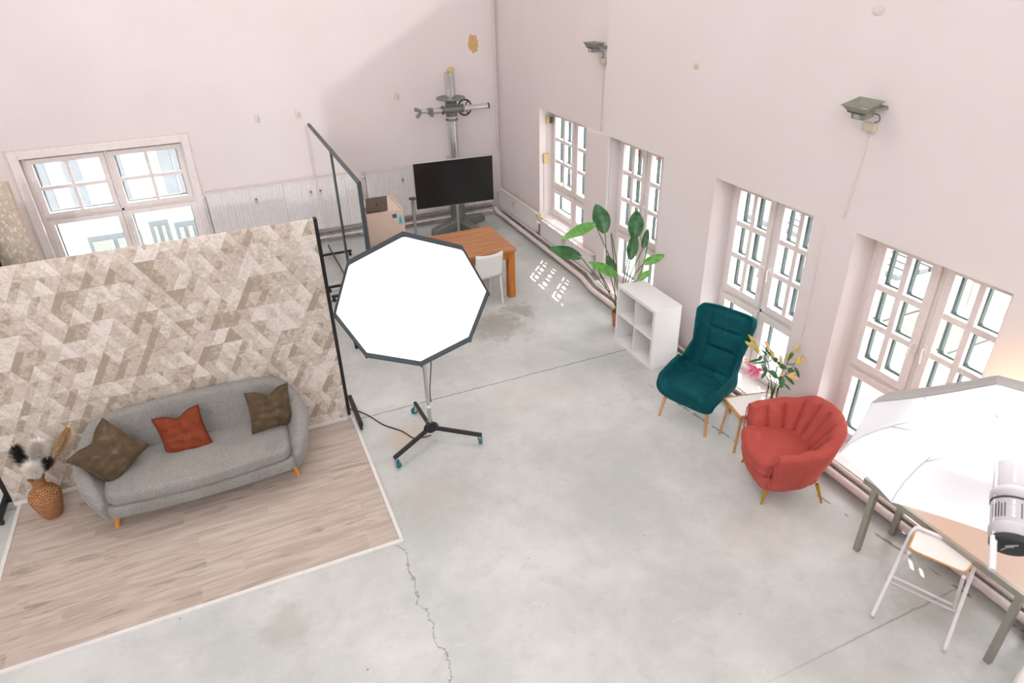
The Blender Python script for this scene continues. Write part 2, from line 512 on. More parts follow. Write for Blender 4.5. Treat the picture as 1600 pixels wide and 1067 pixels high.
def tube(bm, pts, r, seg=10, cap=True, sq=False):
    pts = [Vector(p) for p in pts]
    rs = r if isinstance(r, (list, tuple)) else [r]*len(pts)
    rings = []
    u = None
    for i, p in enumerate(pts):
        d = (pts[min(i+1, len(pts)-1)] - pts[max(i-1, 0)])
        if d.length < 1e-9:
            d = Vector((0, 0, 1))
        d.normalize()
        if u is None:
            u, v = frame_of(d)
        else:
            u = (u - d*u.dot(d))
            if u.length < 1e-6:
                u, v = frame_of(d)
            u.normalize(); v = d.cross(u)
        ring = []
        for k in range(seg):
            a = 2*PI*(k+(0.5 if sq else 0))/seg
            ring.append(bm.verts.new(p + (u*math.cos(a) + v*math.sin(a))*rs[i]))
        rings.append(ring)
    for i in range(len(rings)-1):
        for k in range(seg):
            bm.faces.new((rings[i][k], rings[i][(k+1) % seg], rings[i+1][(k+1) % seg], rings[i+1][k]))
    if cap:
        bm.faces.new(rings[0][::-1]); bm.faces.new(rings[-1])
    return bm

def beam(bm, a, b, w, h, upv=(0, 0, 1)):
    a, b = Vector(a), Vector(b)
    d = (b-a); L = d.length; d.normalize()
    U = Vector(upv)
    s = d.cross(U)
    if s.length < 1e-4:
        s = d.cross(Vector((0, 1, 0)))
    s.normalize(); U = s.cross(d)
    M = Matrix((( s.x, d.x, U.x, a.x), (s.y, d.y, U.y, a.y), (s.z, d.z, U.z, a.z), (0, 0, 0, 1)))
    return box(bm, (-w/2, 0, -h/2), (w/2, L, h/2), M)

def lathe(bm, prof, seg=32, M=None):
    rings = []
    for r, z in prof:
        if r < 1e-5:
            q = Vector((0, 0, z))
            rings.append([bm.verts.new(M @ q if M else q)])
        else:
            ring = []
            for k in range(seg):
                a = 2*PI*k/seg
                q = Vector((r*math.cos(a), r*math.sin(a), z))
                ring.append(bm.verts.new(M @ q if M else q))
            rings.append(ring)
    for i in range(len(rings)-1):
        A, C2 = rings[i], rings[i+1]
        for k in range(seg):
            k2 = (k+1) % seg
            if len(A) == 1 and len(C2) == 1:
                continue
            if len(A) == 1:
                bm.faces.new((A[0], C2[k2], C2[k]))
            elif len(C2) == 1:
                bm.faces.new((A[k], A[k2], C2[0]))
            else:
                bm.faces.new((A[k], A[k2], C2[k2], C2[k]))
    return bm

def loft(bm, rings, closed_ring=True, closed_path=False, cap=True):
    V = [[bm.verts.new(Vector(p)) for p in r] for r in rings]
    n = len(V[0])
    cnt = len(V) if closed_path else len(V)-1
    for i in range(cnt):
        a, b = V[i], V[(i+1) % len(V)]
        for k in range(n if closed_ring else n-1):
            k2 = (k+1) % n
            bm.faces.new((a[k], a[k2], b[k2], b[k]))
    if cap and not closed_path and closed_ring:
        bm.faces.new(V[0][::-1]); bm.faces.new(V[-1])
    return V

def lerp(a, b, t):
    return a+(b-a)*t
def interp(keys, t):
    if t <= keys[0][0]:
        return keys[0][1]
    for (a, va), (b, vb) in zip(keys, keys[1:]):
        if t <= b:
            s = (t-a)/(b-a)
            s = s*s*(3-2*s)
            if isinstance(va, (tuple, list)):
                return [lerp(x, y, s) for x, y in zip(va, vb)]
            return lerp(va, vb, s)
    return keys[-1][1]

def catmull(P, n=6):
    P = [Vector(p) for p in P]
    out = []
    for i in range(len(P)-1):
        p0 = P[max(i-1, 0)]; p1 = P[i]; p2 = P[i+1]; p3 = P[min(i+2, len(P)-1)]
        for k in range(n):
            t = k/n
            out.append(0.5*((2*p1)+(p2-p0)*t+(2*p0-5*p1+4*p2-p3)*t*t+(3*p1-p0-3*p2+p3)*t**3))
    out.append(P[-1])
    return out

def pad(bm, outline, z0, z1, r=0.03, crown=0.02, steps=5, zf=None):
    """rounded upholstered pad over a plan outline (counter-clockwise)"""
    n = len(outline)
    nor = []
    for i in range(n):
        a = Vector(outline[i-1]); c = Vector(outline[(i+1) % n])
        t = (c-a).normalized()
        nor.append(Vector((t.y, -t.x)))
    cen = Vector((sum(p[0] for p in outline)/n, sum(p[1] for p in outline)/n))
    rings = []
    def ring(inset, z):
        out = []
        for i in range(n):
            p = Vector(outline[i]) - nor[i]*inset
            out.append((p.x, p.y, z))
        return out
    for k in range(steps+1):
        a = PI/2*k/steps
        rings.append(ring(r*(1-math.sin(a)), z0+r*(1-math.cos(a))))
    for k in range(steps+1):
        a = PI/2*k/steps
        rings.append(ring(r*(1-math.cos(a)), z1-r*(1-math.sin(a))))
    base = rings[-1]
    for s in (0.85, 0.65, 0.4, 0.15):
        rr = []
        for p in base:
            q = cen + (Vector((p[0], p[1]))-cen)*s
            rr.append((q.x, q.y, z1+crown*(1-s*s)))
        rings.append(rr)
    if zf:
        rings = [[(p[0], p[1], p[2]+zf(p[0], p[1])) for p in q] for q in rings]
    loft(bm, rings)

def empty(name, loc=(0, 0, 0), rz=0.0):
    o = bpy.data.objects.new(name, None)
    COL.objects.link(o)
    o.empty_display_size = 0.2
    o.location = loc
    o.rotation_euler = (0, 0, rz)
    return o
def tag(o, label, cat, group=None):
    o['label'] = label; o['category'] = cat
    if group:
        o['group'] = group
    return o
def thing(name, label, cat, loc=(0, 0, 0), rz=0.0, group=None):
    return tag(empty(name, loc, rz), label, cat, group)
def struct(o):
    o['kind'] = 'structure'
    return o
def copy_tree(o, parent=None):
    c = o.copy(); COL.objects.link(c)
    if parent:
        c.parent = parent
    for ch in [x for x in bpy.data.objects if x.parent == o]:
        copy_tree(ch, c)
    return c

# ------------------------------------------------------------------ room shell
XW, XA, YB, HC = 4.66, 4.78, 11.57, 7.8
OUT = 5.12
def wall_grid(bm, ax, lo, hi, span, top, holes):
    """wall along axis ax ('x' or 'y') with thickness lo..hi on the other axis; holes = (a0,a1,z0,z1)"""
    def seg(a0, a1, z0, z1):
        if a1-a0 < 1e-4 or z1-z0 < 1e-4:
            return
        if ax == 'y':
            box(bm, (lo, a0, z0), (hi, a1, z1))
        else:
            box(bm, (a0, lo, z0), (a1, hi, z1))
    a = span[0]
    for h in sorted(holes):
        seg(a, h[0], 0, top)
        seg(h[0], h[1], 0, h[2])
        seg(h[0], h[1], h[3], top)
        a = h[1]
    seg(a, span[1], 0, top)

bm = B(); box(bm, (-7, -6, -0.2), (OUT, YB+0.5, 0)); struct(finish('floor', bm, 'floor', smooth=False))
bm = B()
RH = [(0.62, 1.90, 0.13, 2.22), (2.37, 3.66, 0.13, 2.22), (4.12, 5.45, 0.13, 2.22), (6.37, 7.71, 0.13, 2.22)]
wall_grid(bm, 'y', XW, OUT, (-6, 7.71), HC+0.6, RH)
struct(finish('wall_right', bm, 'wall', smooth=False))
bm = B()
wall_grid(bm, 'y', XA, OUT, (7.71, YB+0.5), HC+0.6, [(8.33, 9.88, 0.42, 2.18)])
struct(finish('wall_right_rear', bm, 'wall', smooth=False))
bm = B()
wall_grid(bm, 'x', YB, YB+0.5, (-7, XA), HC+0.6, [(-2.62, -0.44, 0.12, 1.93)])
struct(finish('wall_back', bm, 'wall', smooth=False))
bm = B(); box(bm, (-7.3, -6, 0), (-7, YB+0.5, HC+0.6)); struct(finish('wall_left', bm, 'wall', smooth=False))
# unseen wall behind the camera, opening cut to shape the light patch
def back_proj(x, z, y=-3.0):
    t = (YB-y)
    return (x-0.03*t, z+0.25*t)
poly = [back_proj(-6.9, 0.75), back_proj(2.42, 0.75), back_proj(1.72, 1.53), back_proj(1.70, 2.39), back_proj(4.0, 3.69), back_proj(6.2, 4.9), back_proj(-6.9, 4.9)]
bm = B()
# wall faces around the opening
v = {}
def quadwall(pts):
    f = [bm.verts.new((x, -3.0, z)) for x, z in pts]
    b = [bm.verts.new((x, -3.02, z)) for x, z in pts]
    bm.faces.new(f); bm.faces.new(b[::-1])
    for i in range(len(pts)):
        j = (i+1) % len(pts)
        bm.faces.new((f[i], b[i], b[j], f[j]))
P = poly
quadwall([(-8, 0), (OUT, 0), (OUT, P[1][1]), (P[1][0], P[1][1]), (-8, P[0][1])])
quadwall([(P[1][0], P[1][1]), (OUT, P[1][1]), (OUT, P[2][1]), (P[2][0], P[2][1])])
quadwall([(P[2][0], P[2][1]), (OUT, P[2][1]), (OUT, P[3][1]), (P[3][0], P[3][1])])
quadwall([(P[3][0], P[3][1]), (OUT, P[3][1]), (OUT, P[4][1]), (P[4][0], P[4][1])])
quadwall([(P[4][0], P[4][1]), (OUT, P[4][1]), (OUT, P[5][1]), (P[5][0], P[5][1])])
struct(finish('wall_front_light_mask', bm, 'wall', smooth=False))
# ceiling
bm = B()
box(bm, (-7, -3.0, HC), (OUT, YB+0.5, HC+0.2))
struct(finish('ceiling', bm, 'wall', smooth=False))
for k, yy in enumerate((1.6, 7.2)):  # opaque white panels above the added fill lamps
    bm = B(); box(bm, (-2.5, yy-1.8, HC-0.04), (3.7, yy+1.8, HC-0.001)); struct(finish('trim_%d' % (5+k), bm, 'white', smooth=False))

# ------------------------------------------------------------------ windows
def make_window(name, loc, rz, Wd, z0, z1, tr, rows, cols=2, low=True, dark='wdark'):
    """local x across, y outward, z up from z0"""
    t = empty(name, loc, rz)
    struct(t)
    fw, fd = 0.055, 0.07
    bm = B()
    box(bm, (0, 0, z0), (fw, fd, z1)); box(bm, (Wd-fw, 0, z0), (Wd, fd, z1))
    box(bm, (fw, 0, z0), (Wd-fw, fd, z0+fw)); box(bm, (fw, 0, z1-fw), (Wd-fw, fd, z1))
    box(bm, (fw, 0.0, tr-0.02), (Wd-fw, fd, tr+0.02))
    box(bm, (Wd/2-0.022, 0.0, z0+fw), (Wd/2+0.022, fd, z1-fw))
    finish('frame', bm, 'wframe', t, smooth=False, bevel=0.004)
    for side in (0, 1):
        xa = fw if side == 0 else Wd/2+0.022
        xb = Wd/2-0.022 if side == 0 else Wd-fw
        for (za, zb, R, Cn) in ((tr+0.02, z1-fw, rows, cols), (z0+fw, tr-0.02, 1, 1)):
            sw = 0.070
            g = 0.003
            bm = B()
            y0, y1 = -0.022, 0.045
            A0, A1, Z0, Z1 = xa+g, xb-g, za+g, zb-g
            box(bm, (A0, y0, Z0), (A0+sw, y1, Z1)); box(bm, (A1-sw, y0, Z0), (A1, y1, Z1))
            box(bm, (A0+sw, y0, Z0), (A1-sw, y1, Z0+sw)); box(bm, (A0+sw, y0, Z1-sw), (A1-sw, y1, Z1))
            iw, ih = (A1-A0-2*sw), (Z1-Z0-2*sw)
            mw = 0.052
            for c in range(1, Cn):
                x = A0+sw+iw*c/Cn
                box(bm, (x-mw/2, y0+0.01, Z0+sw), (x+mw/2, y1-0.01, Z1-sw))
            for r in range(1, R):
                z = Z0+sw+ih*r/R
                box(bm, (A0+sw, y0+0.012, z-mw/2), (A1-sw, y1-0.012, z+mw/2))
            sa = finish('sash', bm, 'wframe', t, smooth=False, bevel=0.003)
            # outer grille of the double window
            bm = B()
            ya, yb = 0.075, 0.112
            dw = 0.018
            box(bm, (A0+sw-0.005, ya, Z0+sw-dw), (A0+sw+dw, yb, Z1-sw+dw)); box(bm, (A1-sw-dw, ya, Z0+sw-dw), (A1-sw+0.005, yb, Z1-sw+dw))
            box(bm, (A0+sw+dw, ya, Z0+sw-dw), (A1-sw-dw, yb, Z0+sw+dw*0.6)); box(bm, (A0+sw+dw, ya, Z1-sw-dw*0.5), (A1-sw-dw, yb, Z1-sw+dw))
            for c in range(1, Cn):
                x = A0+sw+iw*c/Cn
                box(bm, (x-dw, ya, Z0+sw+dw*0.6), (x+dw, yb, Z1-sw-dw*0.5))
            for r in range(1, R):
                z = Z0+sw+ih*r/R
                box(bm, (A0+sw+dw, ya+0.002, z-dw), (A1-sw-dw, yb-0.002, z+dw))
            finish('outer_muntin', bm, dark, sa, smooth=False)
            bm = B()
            yg = 0.018
            vs = [bm.verts.new(q) for q in ((A0+sw, yg, Z0+sw), (A1-sw, yg, Z0+sw), (A1-sw, yg, Z1-sw), (A0+sw, yg, Z1-sw))]
            bm.faces.new(vs)
            finish('glass_pane', bm, 'glass', sa, smooth=False)
    return t

def handle(t, x, z, s=1):
    bm = B()
    box(bm, (x-0.014, -0.034, z-0.035), (x+0.014, -0.021, z+0.035))
    tube(bm, [(x, -0.03, z), (x, -0.062, z), (x+0.004*s, -0.066, z-0.02), (x+0.012*s, -0.066, z-0.12)], 0.009, 8)
    finish('handle', bm, 'whitemetal', t)

wi = 1
for (y0, y1, z0, z1), px, tr in (((8.33, 9.88, 0.42, 2.18), 5.02, 0.92), ((6.37, 7.71, 0.13, 2.22), 4.92, 0.90), ((4.12, 5.45, 0.13, 2.22), 4.92, 0.93), ((2.37, 3.66, 0.13, 2.22), 4.92, 0.93), ((0.62, 1.90, 0.13, 2.22), 4.92, 0.93)):
    w = make_window('window_%d' % wi, (px, y1, 0), -PI/2, y1-y0, z0, z1, tr, 3)
    Wd = y1-y0
    handle(w, Wd/2-0.05, 1.42, -1)
    if wi in (2, 4, 3):
        handle(w, Wd/2+0.05, 1.42, 1)
    wi += 1
w = make_window('window_6', (-2.62, YB+0.16, 0), 0, 2.18, 0.12, 1.93, 0.98, 2, dark='extgrey')
handle(w, 2.18/2-0.05, 1.35, 1)
bm = B()   # window casing sitting proud of the back wall and the painted outer reveal
for lo, hi in (((-2.72, YB-0.03, 0.1), (-2.60, YB+0.02, 2.03)), ((-0.46, YB-0.03, 0.1), (-0.36, YB+0.02, 2.03)), ((-2.60, YB-0.03, 1.92), (-0.46, YB+0.02, 2.03))):
    box(bm, lo, hi)
struct(finish('trim_1', bm, 'wframe', smooth=False, bevel=0.008))
bm = B()
box(bm, (-2.755, YB-0.012, 0.1), (-2.72, YB, 2.06)); box(bm, (-2.72, YB-0.014, 2.03), (-0.36, YB, 2.055)); box(bm, (-0.36, YB-0.012, 0.1), (-0.335, YB, 2.055))
struct(finish('trim_2', bm, 'pipe', smooth=False))
# sills
bm = B()
for (y0, y1, z0, z1) in RH:
    box(bm, (XW-0.035, y0-0.03, z0-0.03), (4.92, y1+0.03, z0+0.002))
struct(finish('trim_3', bm, 'wframe', smooth=False, bevel=0.006))
# low boxed ledge along the window wall, behind the pipes
bm = B()
box(bm, (4.615, -3.0, 0.0), (4.659, 7.70, 0.09))
struct(finish('baseboard_right', bm, 'wall', smooth=False, bevel=0.004))
# stepped end of the thicker wall part
bm = B(); box(bm, (4.745, 7.712, 0.0), (4.779, 8.33, 2.18)); struct(finish('trim_4', bm, 'wall', smooth=False, bevel=0.01))

# ------------------------------------------------------------------ pipes, radiators
def mesh_thing(name, bm, mat, label, cat, group=None, **kw):
    o = finish(name, bm, mat, **kw)
    return tag(o, label, cat, group)

bm = B(); tube(bm, [(4.56, -3, 0.07), (4.53, 3.0, 0.07), (4.50, 7.6, 0.07), (4.56, 8.0, 0.09), (4.60, 11.30, 0.09), (4.60, 11.42, 0.13)], 0.036, 12)
mesh_thing('heating_pipe', bm, 'pipe', 'thick cream heating pipe on the floor, the one nearer the room, along the window wall', 'pipe')
bm = B(); tube(bm, [(4.60, -3, 0.12), (4.585, 7.6, 0.12), (4.66, 8.0, 0.14), (4.68, 11.38, 0.14)], 0.020, 10)
mesh_thing('heating_pipe', bm, 'pipe', 'thin cream heating pipe running behind the thicker pipe beneath the tall windows', 'pipe')
bm = B(); tube(bm, [(-6, 11.44, 0.10), (4.45, 11.44, 0.10), (4.52, 11.40, 0.10)], 0.022, 10)
mesh_thing('heating_pipe', bm, 'pipe', 'lower pipe along the foot of the rear wall beneath the radiators', 'pipe')
bm = B(); tube(bm, [(-6, 11.47, 0.17), (4.55, 11.47, 0.17)], 0.018, 10)
mesh_thing('heating_pipe', bm, 'castgrey', 'upper darker pipe along the rear wall just under the radiators', 'pipe')
bm = B()
tube(bm, [(4.72, 11.50, 1.15), (4.72, 11.50, 6.1)], 0.018, 10)
for z in (1.7, 2.75, 3.9):
    tube(bm, [(4.72, 11.50, z-0.02), (4.72, 11.50, z+0.02)], 0.026, 10)
mesh_thing('riser_pipe', bm, 'pipe', 'thin painted riser pipe going up the far corner of the room', 'pipe')

def meter(parent, x, z, y=-0.012):
    bm = B(); box(bm, (x-0.022, y-0.022, z-0.05), (x+0.022, y, z+0.05))
    m = finish('heat_meter', bm, 'meter', parent, smooth=False, bevel=0.006)
    bm = B(); box(bm, (x-0.014, y-0.0235, z+0.005), (x+0.014, y-0.0222, z+0.025))
    finish('display', bm, 'logo', m, smooth=False)

def radiator(label, loc, rz, L, z0, z1, ribs=True, mx=(0.5,), depth=0.06, valve=True):
    """local: x along, -y = front"""
    t = thing('radiator', label, 'radiator', loc, rz, None)
    n = int(L/0.052)
    prof = []
    bm = B()
    for i in range(n):
        a = L*i/n
        s = L/n
        d = 0.010 if ribs else 0.0
        prof += [(a, 0), (a+s*0.28, -d), (a+s*0.72, -d), (a+s*0.98, 0)]
    prof.append((L, 0))
    if not ribs:
        prof = [(0, 0), (L, 0)]
    fr = [[(x, y, z0+0.02) for x, y in prof], [(x, y, z1-0.02) for x, y in prof]]
    loft(bm, fr, closed_ring=False, cap=False)
    box(bm, (0, 0.0, z0), (L, 0.012, z0+0.022)); box(bm, (0, 0.0, z1-0.022), (L, 0.012, z1))
    box(bm, (0, 0.001, z0), (0.012, 0.02, z1)); box(bm, (L-0.012, 0.001, z0), (L, 0.02, z1))
    finish('front_panel', bm, 'radiator', t, smooth=False)
    bm = B(); box(bm, (0.01, 0.02, z0+0.01), (L-0.01, depth, z1-0.01))
    finish('convector_core', bm, 'radiator', t, smooth=False, bevel=0.004)
    bm = B(); box(bm, (0.0, -0.005, z1), (L, depth+0.01, z1+0.014))
    finish('top_grille', bm, 'pipe', t, smooth=False)
    for x in (0.15, L-0.15):
        bm = B(); box(bm, (x-0.015, depth, z0+0.05), (x+0.015, depth+0.035, z1-0.05))
        finish('wall_bracket', bm, 'pipe', t, smooth=False)
    for m in mx:
        meter(t, L*m, (z0+z1)/2+(z1-z0)*0.26)
    if valve:
        bm = B()
        tube(bm, [(-0.03, 0.03, z1-0.06), (-0.075, 0.0, z1-0.06)], [0.016, 0.022], 10)
        tube(bm, [(0.0, 0.03, z1-0.06), (-0.035, 0.03, z1-0.06), (-0.035, 0.03, z0-0.05)], 0.010, 8)
        finish('valve', bm, 'whitemetal', t)
    return t

radiator('white ribbed radiator just right of the left window on the rear wall', (-0.31, 11.465, 0), 0, 1.17, 0.24, 1.12, mx=(0.62,))
radiator('white ribbed radiator on the rear wall seen behind the rolling mirrors', (0.863, 11.465, 0), 0, 1.187, 0.24, 1.12, mx=(0.36,), valve=False)
radiator('long white ribbed radiator in the rear corner, partly hidden by the television', (2.24, 11.465, 0), 0, 2.34, 0.24, 1.10, mx=(0.27, 0.75))
radiator('low flat radiator against the window wall in the far corner', (4.665, 11.40, 0), -PI/2, 1.62, 0.18, 0.50, ribs=False, mx=(0.46,), depth=0.05)
radiator('low flat radiator under the furthest tall window', (4.665, 9.62, 0), -PI/2, 1.70, 0.175, 0.44, ribs=False, mx=(0.5,), depth=0.05)
bm = B()
box(bm, (4.655, 9.70, 0.42), (4.72, 9.735, 0.52))
mesh_thing('cable_junction_box', bm, 'beigeplastic', 'small brown junction box above the gap between the two low radiators', 'junction box', smooth=False, bevel=0.006)

# ------------------------------------------------------------------ wall bits
def wall_box(name, label, cat, lo, hi, mat, extra=None, bevel=0.006, group=None):
    bm = B(); box(bm, lo, hi)
    o = mesh_thing(name, bm, mat, label, cat, group, smooth=False, bevel=bevel)
    return o
def wall_hook(x, z, label):
    bm = B()
    box(bm, (x-0.035, YB-0.012, z-0.06), (x+0.035, YB-0.001, z+0.06))
    o = mesh_thing('wall_bracket', bm, 'pipe', label, 'wall bracket', None, smooth=False, bevel=0.004)
    bm = B(); box(bm, (x+0.01, YB-0.045, z-0.05), (x+0.035, YB-0.012, z+0.02))
    finish('clip', bm, 'meter', o, smooth=False, bevel=0.004)
wall_hook(0.69, 2.15, 'small white metal bracket on the rear wall, leftmost of three')
wall_hook(1.31, 2.16, 'small white metal bracket on the rear wall above the rolling mirrors')
wall_hook(2.95, 2.29, 'small white bracket on the shaded rear wall left of the camera column')
# ochre plaster patch
bm = B()
random.seed(4)
n = 22
ring = [(4.36+(0.085+0.03*random.random())*math.cos(2*PI*k/n)*0.9, YB-0.004, 3.0+(0.12+0.05*random.random())*math.sin(2*PI*k/n)) for k in range(n)]
vs = [bm.verts.new(p) for p in ring]; vs2 = [bm.verts.new((p[0], YB, p[2])) for p in ring]
bm.faces.new(vs)
for k in range(n):
    bm.faces.new((vs[k], vs[(k+1) % n], vs2[(k+1) % n], vs2[k]))
mesh_thing('stain_patch', bm, 'stain', 'ochre brown stain high on the rear wall near the corner', 'stain', smooth=False)
# plaster pick marks on the right wall
for (y, z, s, lab) in ((5.96, 3.24, 0.03, 'small chipped plaster mark high between the two floodlights'), (3.93, 3.85, 0.04, 'pale plaster patch at the top of the window wall above the nearer floodlight')):
    bm = B()
    lathe(bm, [(0, 0.004), (s*0.8, 0.004), (s, 0.0)], 12, Matrix.Translation((XW, y, z)) @ Matrix.Rotation(-PI/2, 4, 'Y') @ Matrix.Scale(1.6, 4, (0, 1, 0)))
    mesh_thing('plaster_mark', bm, 'meter' if s == 0.03 else 'pipe', lab, 'plaster mark')

def floodlight(label, loc, tilt=0):
    """local: -x away from wall, z up; wall plane at x=0"""
    t = thing('floodlight', label, 'floodlight', loc, 0)
    t.rotation_euler = (0, R_(-tilt), 0)
    t.scale = (0.66, 0.66, 0.66)
    # tray opening facing up
    w, d = 0.20, 0.27
    bm = B()
    def rect(hx, hy, z, ox=-0.20):
        return [(ox-hx, -hy, z), (ox+hx, -hy, z), (ox+hx, hy, z), (ox-hx, hy, z)]
    loft(bm, [rect(0.09, 0.115, -0.005), rect(0.135, 0.165, 0.075), rect(0.145, 0.175, 0.075), rect(0.145, 0.175, 0.083), rect(0.132, 0.162, 0.083), rect(0.085, 0.11, 0.012)])
    finish('reflector_tray', bm, 'flood', t, smooth=False)
    bm = B()
    for i in range(15):
        y = -0.12+0.24*i/14
        box(bm, (-0.296, y-0.004, -0.012), (-0.284, y+0.004, 0.012))
    finish('cooling_fins', bm, 'wdark', t, smooth=False)
    bm = B(); box(bm, (-0.27, -0.095, -0.09), (-0.12, 0.095, -0.012))
    finish('driver_box', bm, 'flood', t, smooth=False, bevel=0.012)
    bm = B(); box(bm, (-0.274, -0.03, -0.07), (-0.2705, 0.05, -0.025))
    finish('rating_label', bm, 'greenware', t, smooth=False)
    bm = B(); lathe(bm, [(0, 0.02), (0.028, 0.02), (0.028, 0.013), (0.0, 0.013)], 16, Matrix.Translation((-0.21, -0.02, 0)))
    finish('led_chip', bm, 'led', t)
    bm = B()
    for s in (-1, 1):
        beam(bm, (-0.20, s*0.165, 0.02), (-0.01, s*0.165, -0.01), 0.008, 0.03)
    box(bm, (-0.014, -0.17, -0.03), (0.0, 0.17, 0.01))
    finish('mounting_bracket', bm, 'flood', t, smooth=False)
    bm = B()
    tube(bm, catmull([(-0.10, -0.07, -0.06), (-0.06, -0.11, -0.09), (-0.04, -0.10, -0.16), (-0.03, -0.03, -0.20), (-0.03, -0.03, -0.235)], 6), 0.005, 8)
    finish('cable', bm, 'cable', t)
    return t
floodlight('grey floodlight on the window wall above and left of the furthest tall windows', (XA, 8.03, 3.24))
floodlight('grey floodlight with an orange chip high on the window wall, the nearer of the two', (XW-0.02, 3.75, 3.22), 13)
for y, z, xw, lab1, lab2 in ((7.97, 3.07, XA, 'round white cable box just below the further floodlight', 'thin painted cable running down the wall under the further floodlight'), (3.76, 3.05, XW, 'white cable box just below the nearer floodlight', 'thin painted cable running down the wall under the nearer floodlight')):
    bm = B(); box(bm, (xw-0.04, y-0.06, z-0.035), (xw, y+0.06, z+0.035))
    mesh_thing('cable_box', bm, 'meter', lab1, 'cable box', smooth=False, bevel=0.012)
    bm = B()
    tube(bm, [(xw-0.006, y, z-0.035), (xw-0.006, y+0.005, z-0.3), (xw-0.006, y+(0.01 if xw == XA else 0.05), (2.2 if xw == XA else 2.30))], 0.006, 6)
    mesh_thing('wall_cable', bm, 'pipe', lab2, 'cable')
# wall conduits between windows
bm = B(); tube(bm, [(XW-0.004, 3.98, 2.20), (XW-0.004, 3.96, 0.9)], 0.006, 6)
mesh_thing('wall_cable', bm, 'pipe', 'thin painted cable on the pier between the two nearest tall windows', 'cable')
# switch gear in the jamb of the furthest window
o = wall_box('switch_box', 'brown and grey switch at the top of the furthest window jamb', 'switch', (4.89, 9.835, 1.93), (4.98, 9.879, 2.05), 'beigeplastic')
bm = B(); box(bm, (4.935, 9.822, 1.95), (4.985, 9.834, 2.04)); finish('rocker', bm, 'darkmetal', o, smooth=False)
wall_box('socket_box', 'yellowed socket box halfway up the furthest window jamb', 'socket', (4.84, 9.84, 1.31), (4.93, 9.879, 1.47), 'beigeplastic')
bm = B(); tube(bm, [(4.91, 9.872, 1.93), (4.91, 9.872, 1.47)], 0.005, 6)
mesh_thing('wall_cable', bm, 'pipe', 'short cable between the switch and the socket box on the window jamb', 'cable')
bm = B(); tube(bm, [(4.86, 9.872, 1.31), (4.86, 9.872, 0.50)], 0.006, 6)
mesh_thing('wall_cable', bm, 'pipe', 'cable running down from the socket box on the window jamb', 'cable')

# ------------------------------------------------------------------ rolling wallpapered wall
t = thing('rolling_wallpaper_wall', 'rolling partition covered in beige triangle wallpaper behind the grey sofa', 'partition', (-0.85, 6.09, 0))
bm = B(); box(bm, (-1.54, -0.03, 0.03), (1.51, 0.0, 2.235)); finish('wallpaper_panel', bm, 'paper', t, smooth=False)
bm = B()
box(bm, (1.512, -0.03, 0.06), (1.545, 0.03, 2.24)); box(bm, (-1.58, -0.03, 0.06), (-1.542, 0.03, 2.24))
box(bm, (-1.54, 0.001, 2.17), (1.51, 0.03, 2.21))
box(bm, (-1.54, 0.001, 0.06), (1.51, 0.03, 0.10)); box(bm, (-1.54, 0.001, 1.1), (1.51, 0.03, 1.14))
finish('frame', bm, 'blackmetal', t, smooth=False)
for s, x in ((1, 1.60), (-1, -1.60)):
    bm = B(); box(bm, (x-0.022, -0.27, 0.055), (x+0.022, 0.30, 0.095))
    f = finish('foot', bm, 'blackmetal', t, smooth=False, bevel=0.004)
    for yy in (-0.25, 0.28):
        bm = B(); tube(bm, [(x-0.012, yy, 0.026), (x+0.012, yy, 0.026)], 0.026, 14); box(bm, (x-0.016, yy-0.01, 0.03), (x+0.016, yy+0.01, 0.056))
        finish('caster', bm, 'rubber', f)
bm = B(); box(bm, (-1.535, -0.05, 0.021), (1.5, -0.031, 0.055)); finish('base_strip', bm, 'trimwhite', t, smooth=False)

# laminate floor square
t = thing('laminate_flooring', 'pale oak laminate floor panel lying on the concrete beneath the grey sofa', 'flooring', (-0.84, 5.1, 0))
bm = B(); box(bm, (-1.49, -0.94, 0.0), (1.53, 0.955, 0.018)); finish('planks', bm, 'laminate', t, smooth=False)
bm = B(); box(bm, (-1.49, -0.975, 0.0), (1.565, -0.942, 0.022)); finish('edge_trim', bm, 'trimwhite', t, smooth=False)
bm = B(); box(bm, (1.532, -0.94, 0.0), (1.565, 0.955, 0.022)); finish('edge_trim', bm, 'trimwhite', t, smooth=False)
bm = B(); box(bm, (-1.525, -0.975, 0.0), (-1.492, 0.955, 0.022)); finish('edge_trim', bm, 'trimwhite', t, smooth=False)

# leafy panel at far left and the dark one beside it
t = thing('leaf_pattern_panel', 'upright panel with beige and grey leafy wallpaper at the left edge before the window', 'partition', (-3.0, 9.2, 0))
bm = B(); box(bm, (0.25, 0.0, 0.0), (0.74, 0.02, 2.16)); finish('wallpaper_face', bm, 'leafpaper', t, smooth=False)
bm = B(); box(bm, (0.25, 0.021, 0.0), (0.74, 0.10, 2.16)); finish('board', bm, 'peach', t, smooth=False)
bm = B(); box(bm, (-4.3, 8.9, 0.0), (-2.55, 8.95, 1.98))
mesh_thing('black_backdrop_panel', bm, 'blackpanel', 'black panel at the far left edge beside the leafy panel', 'backdrop', smooth=False)

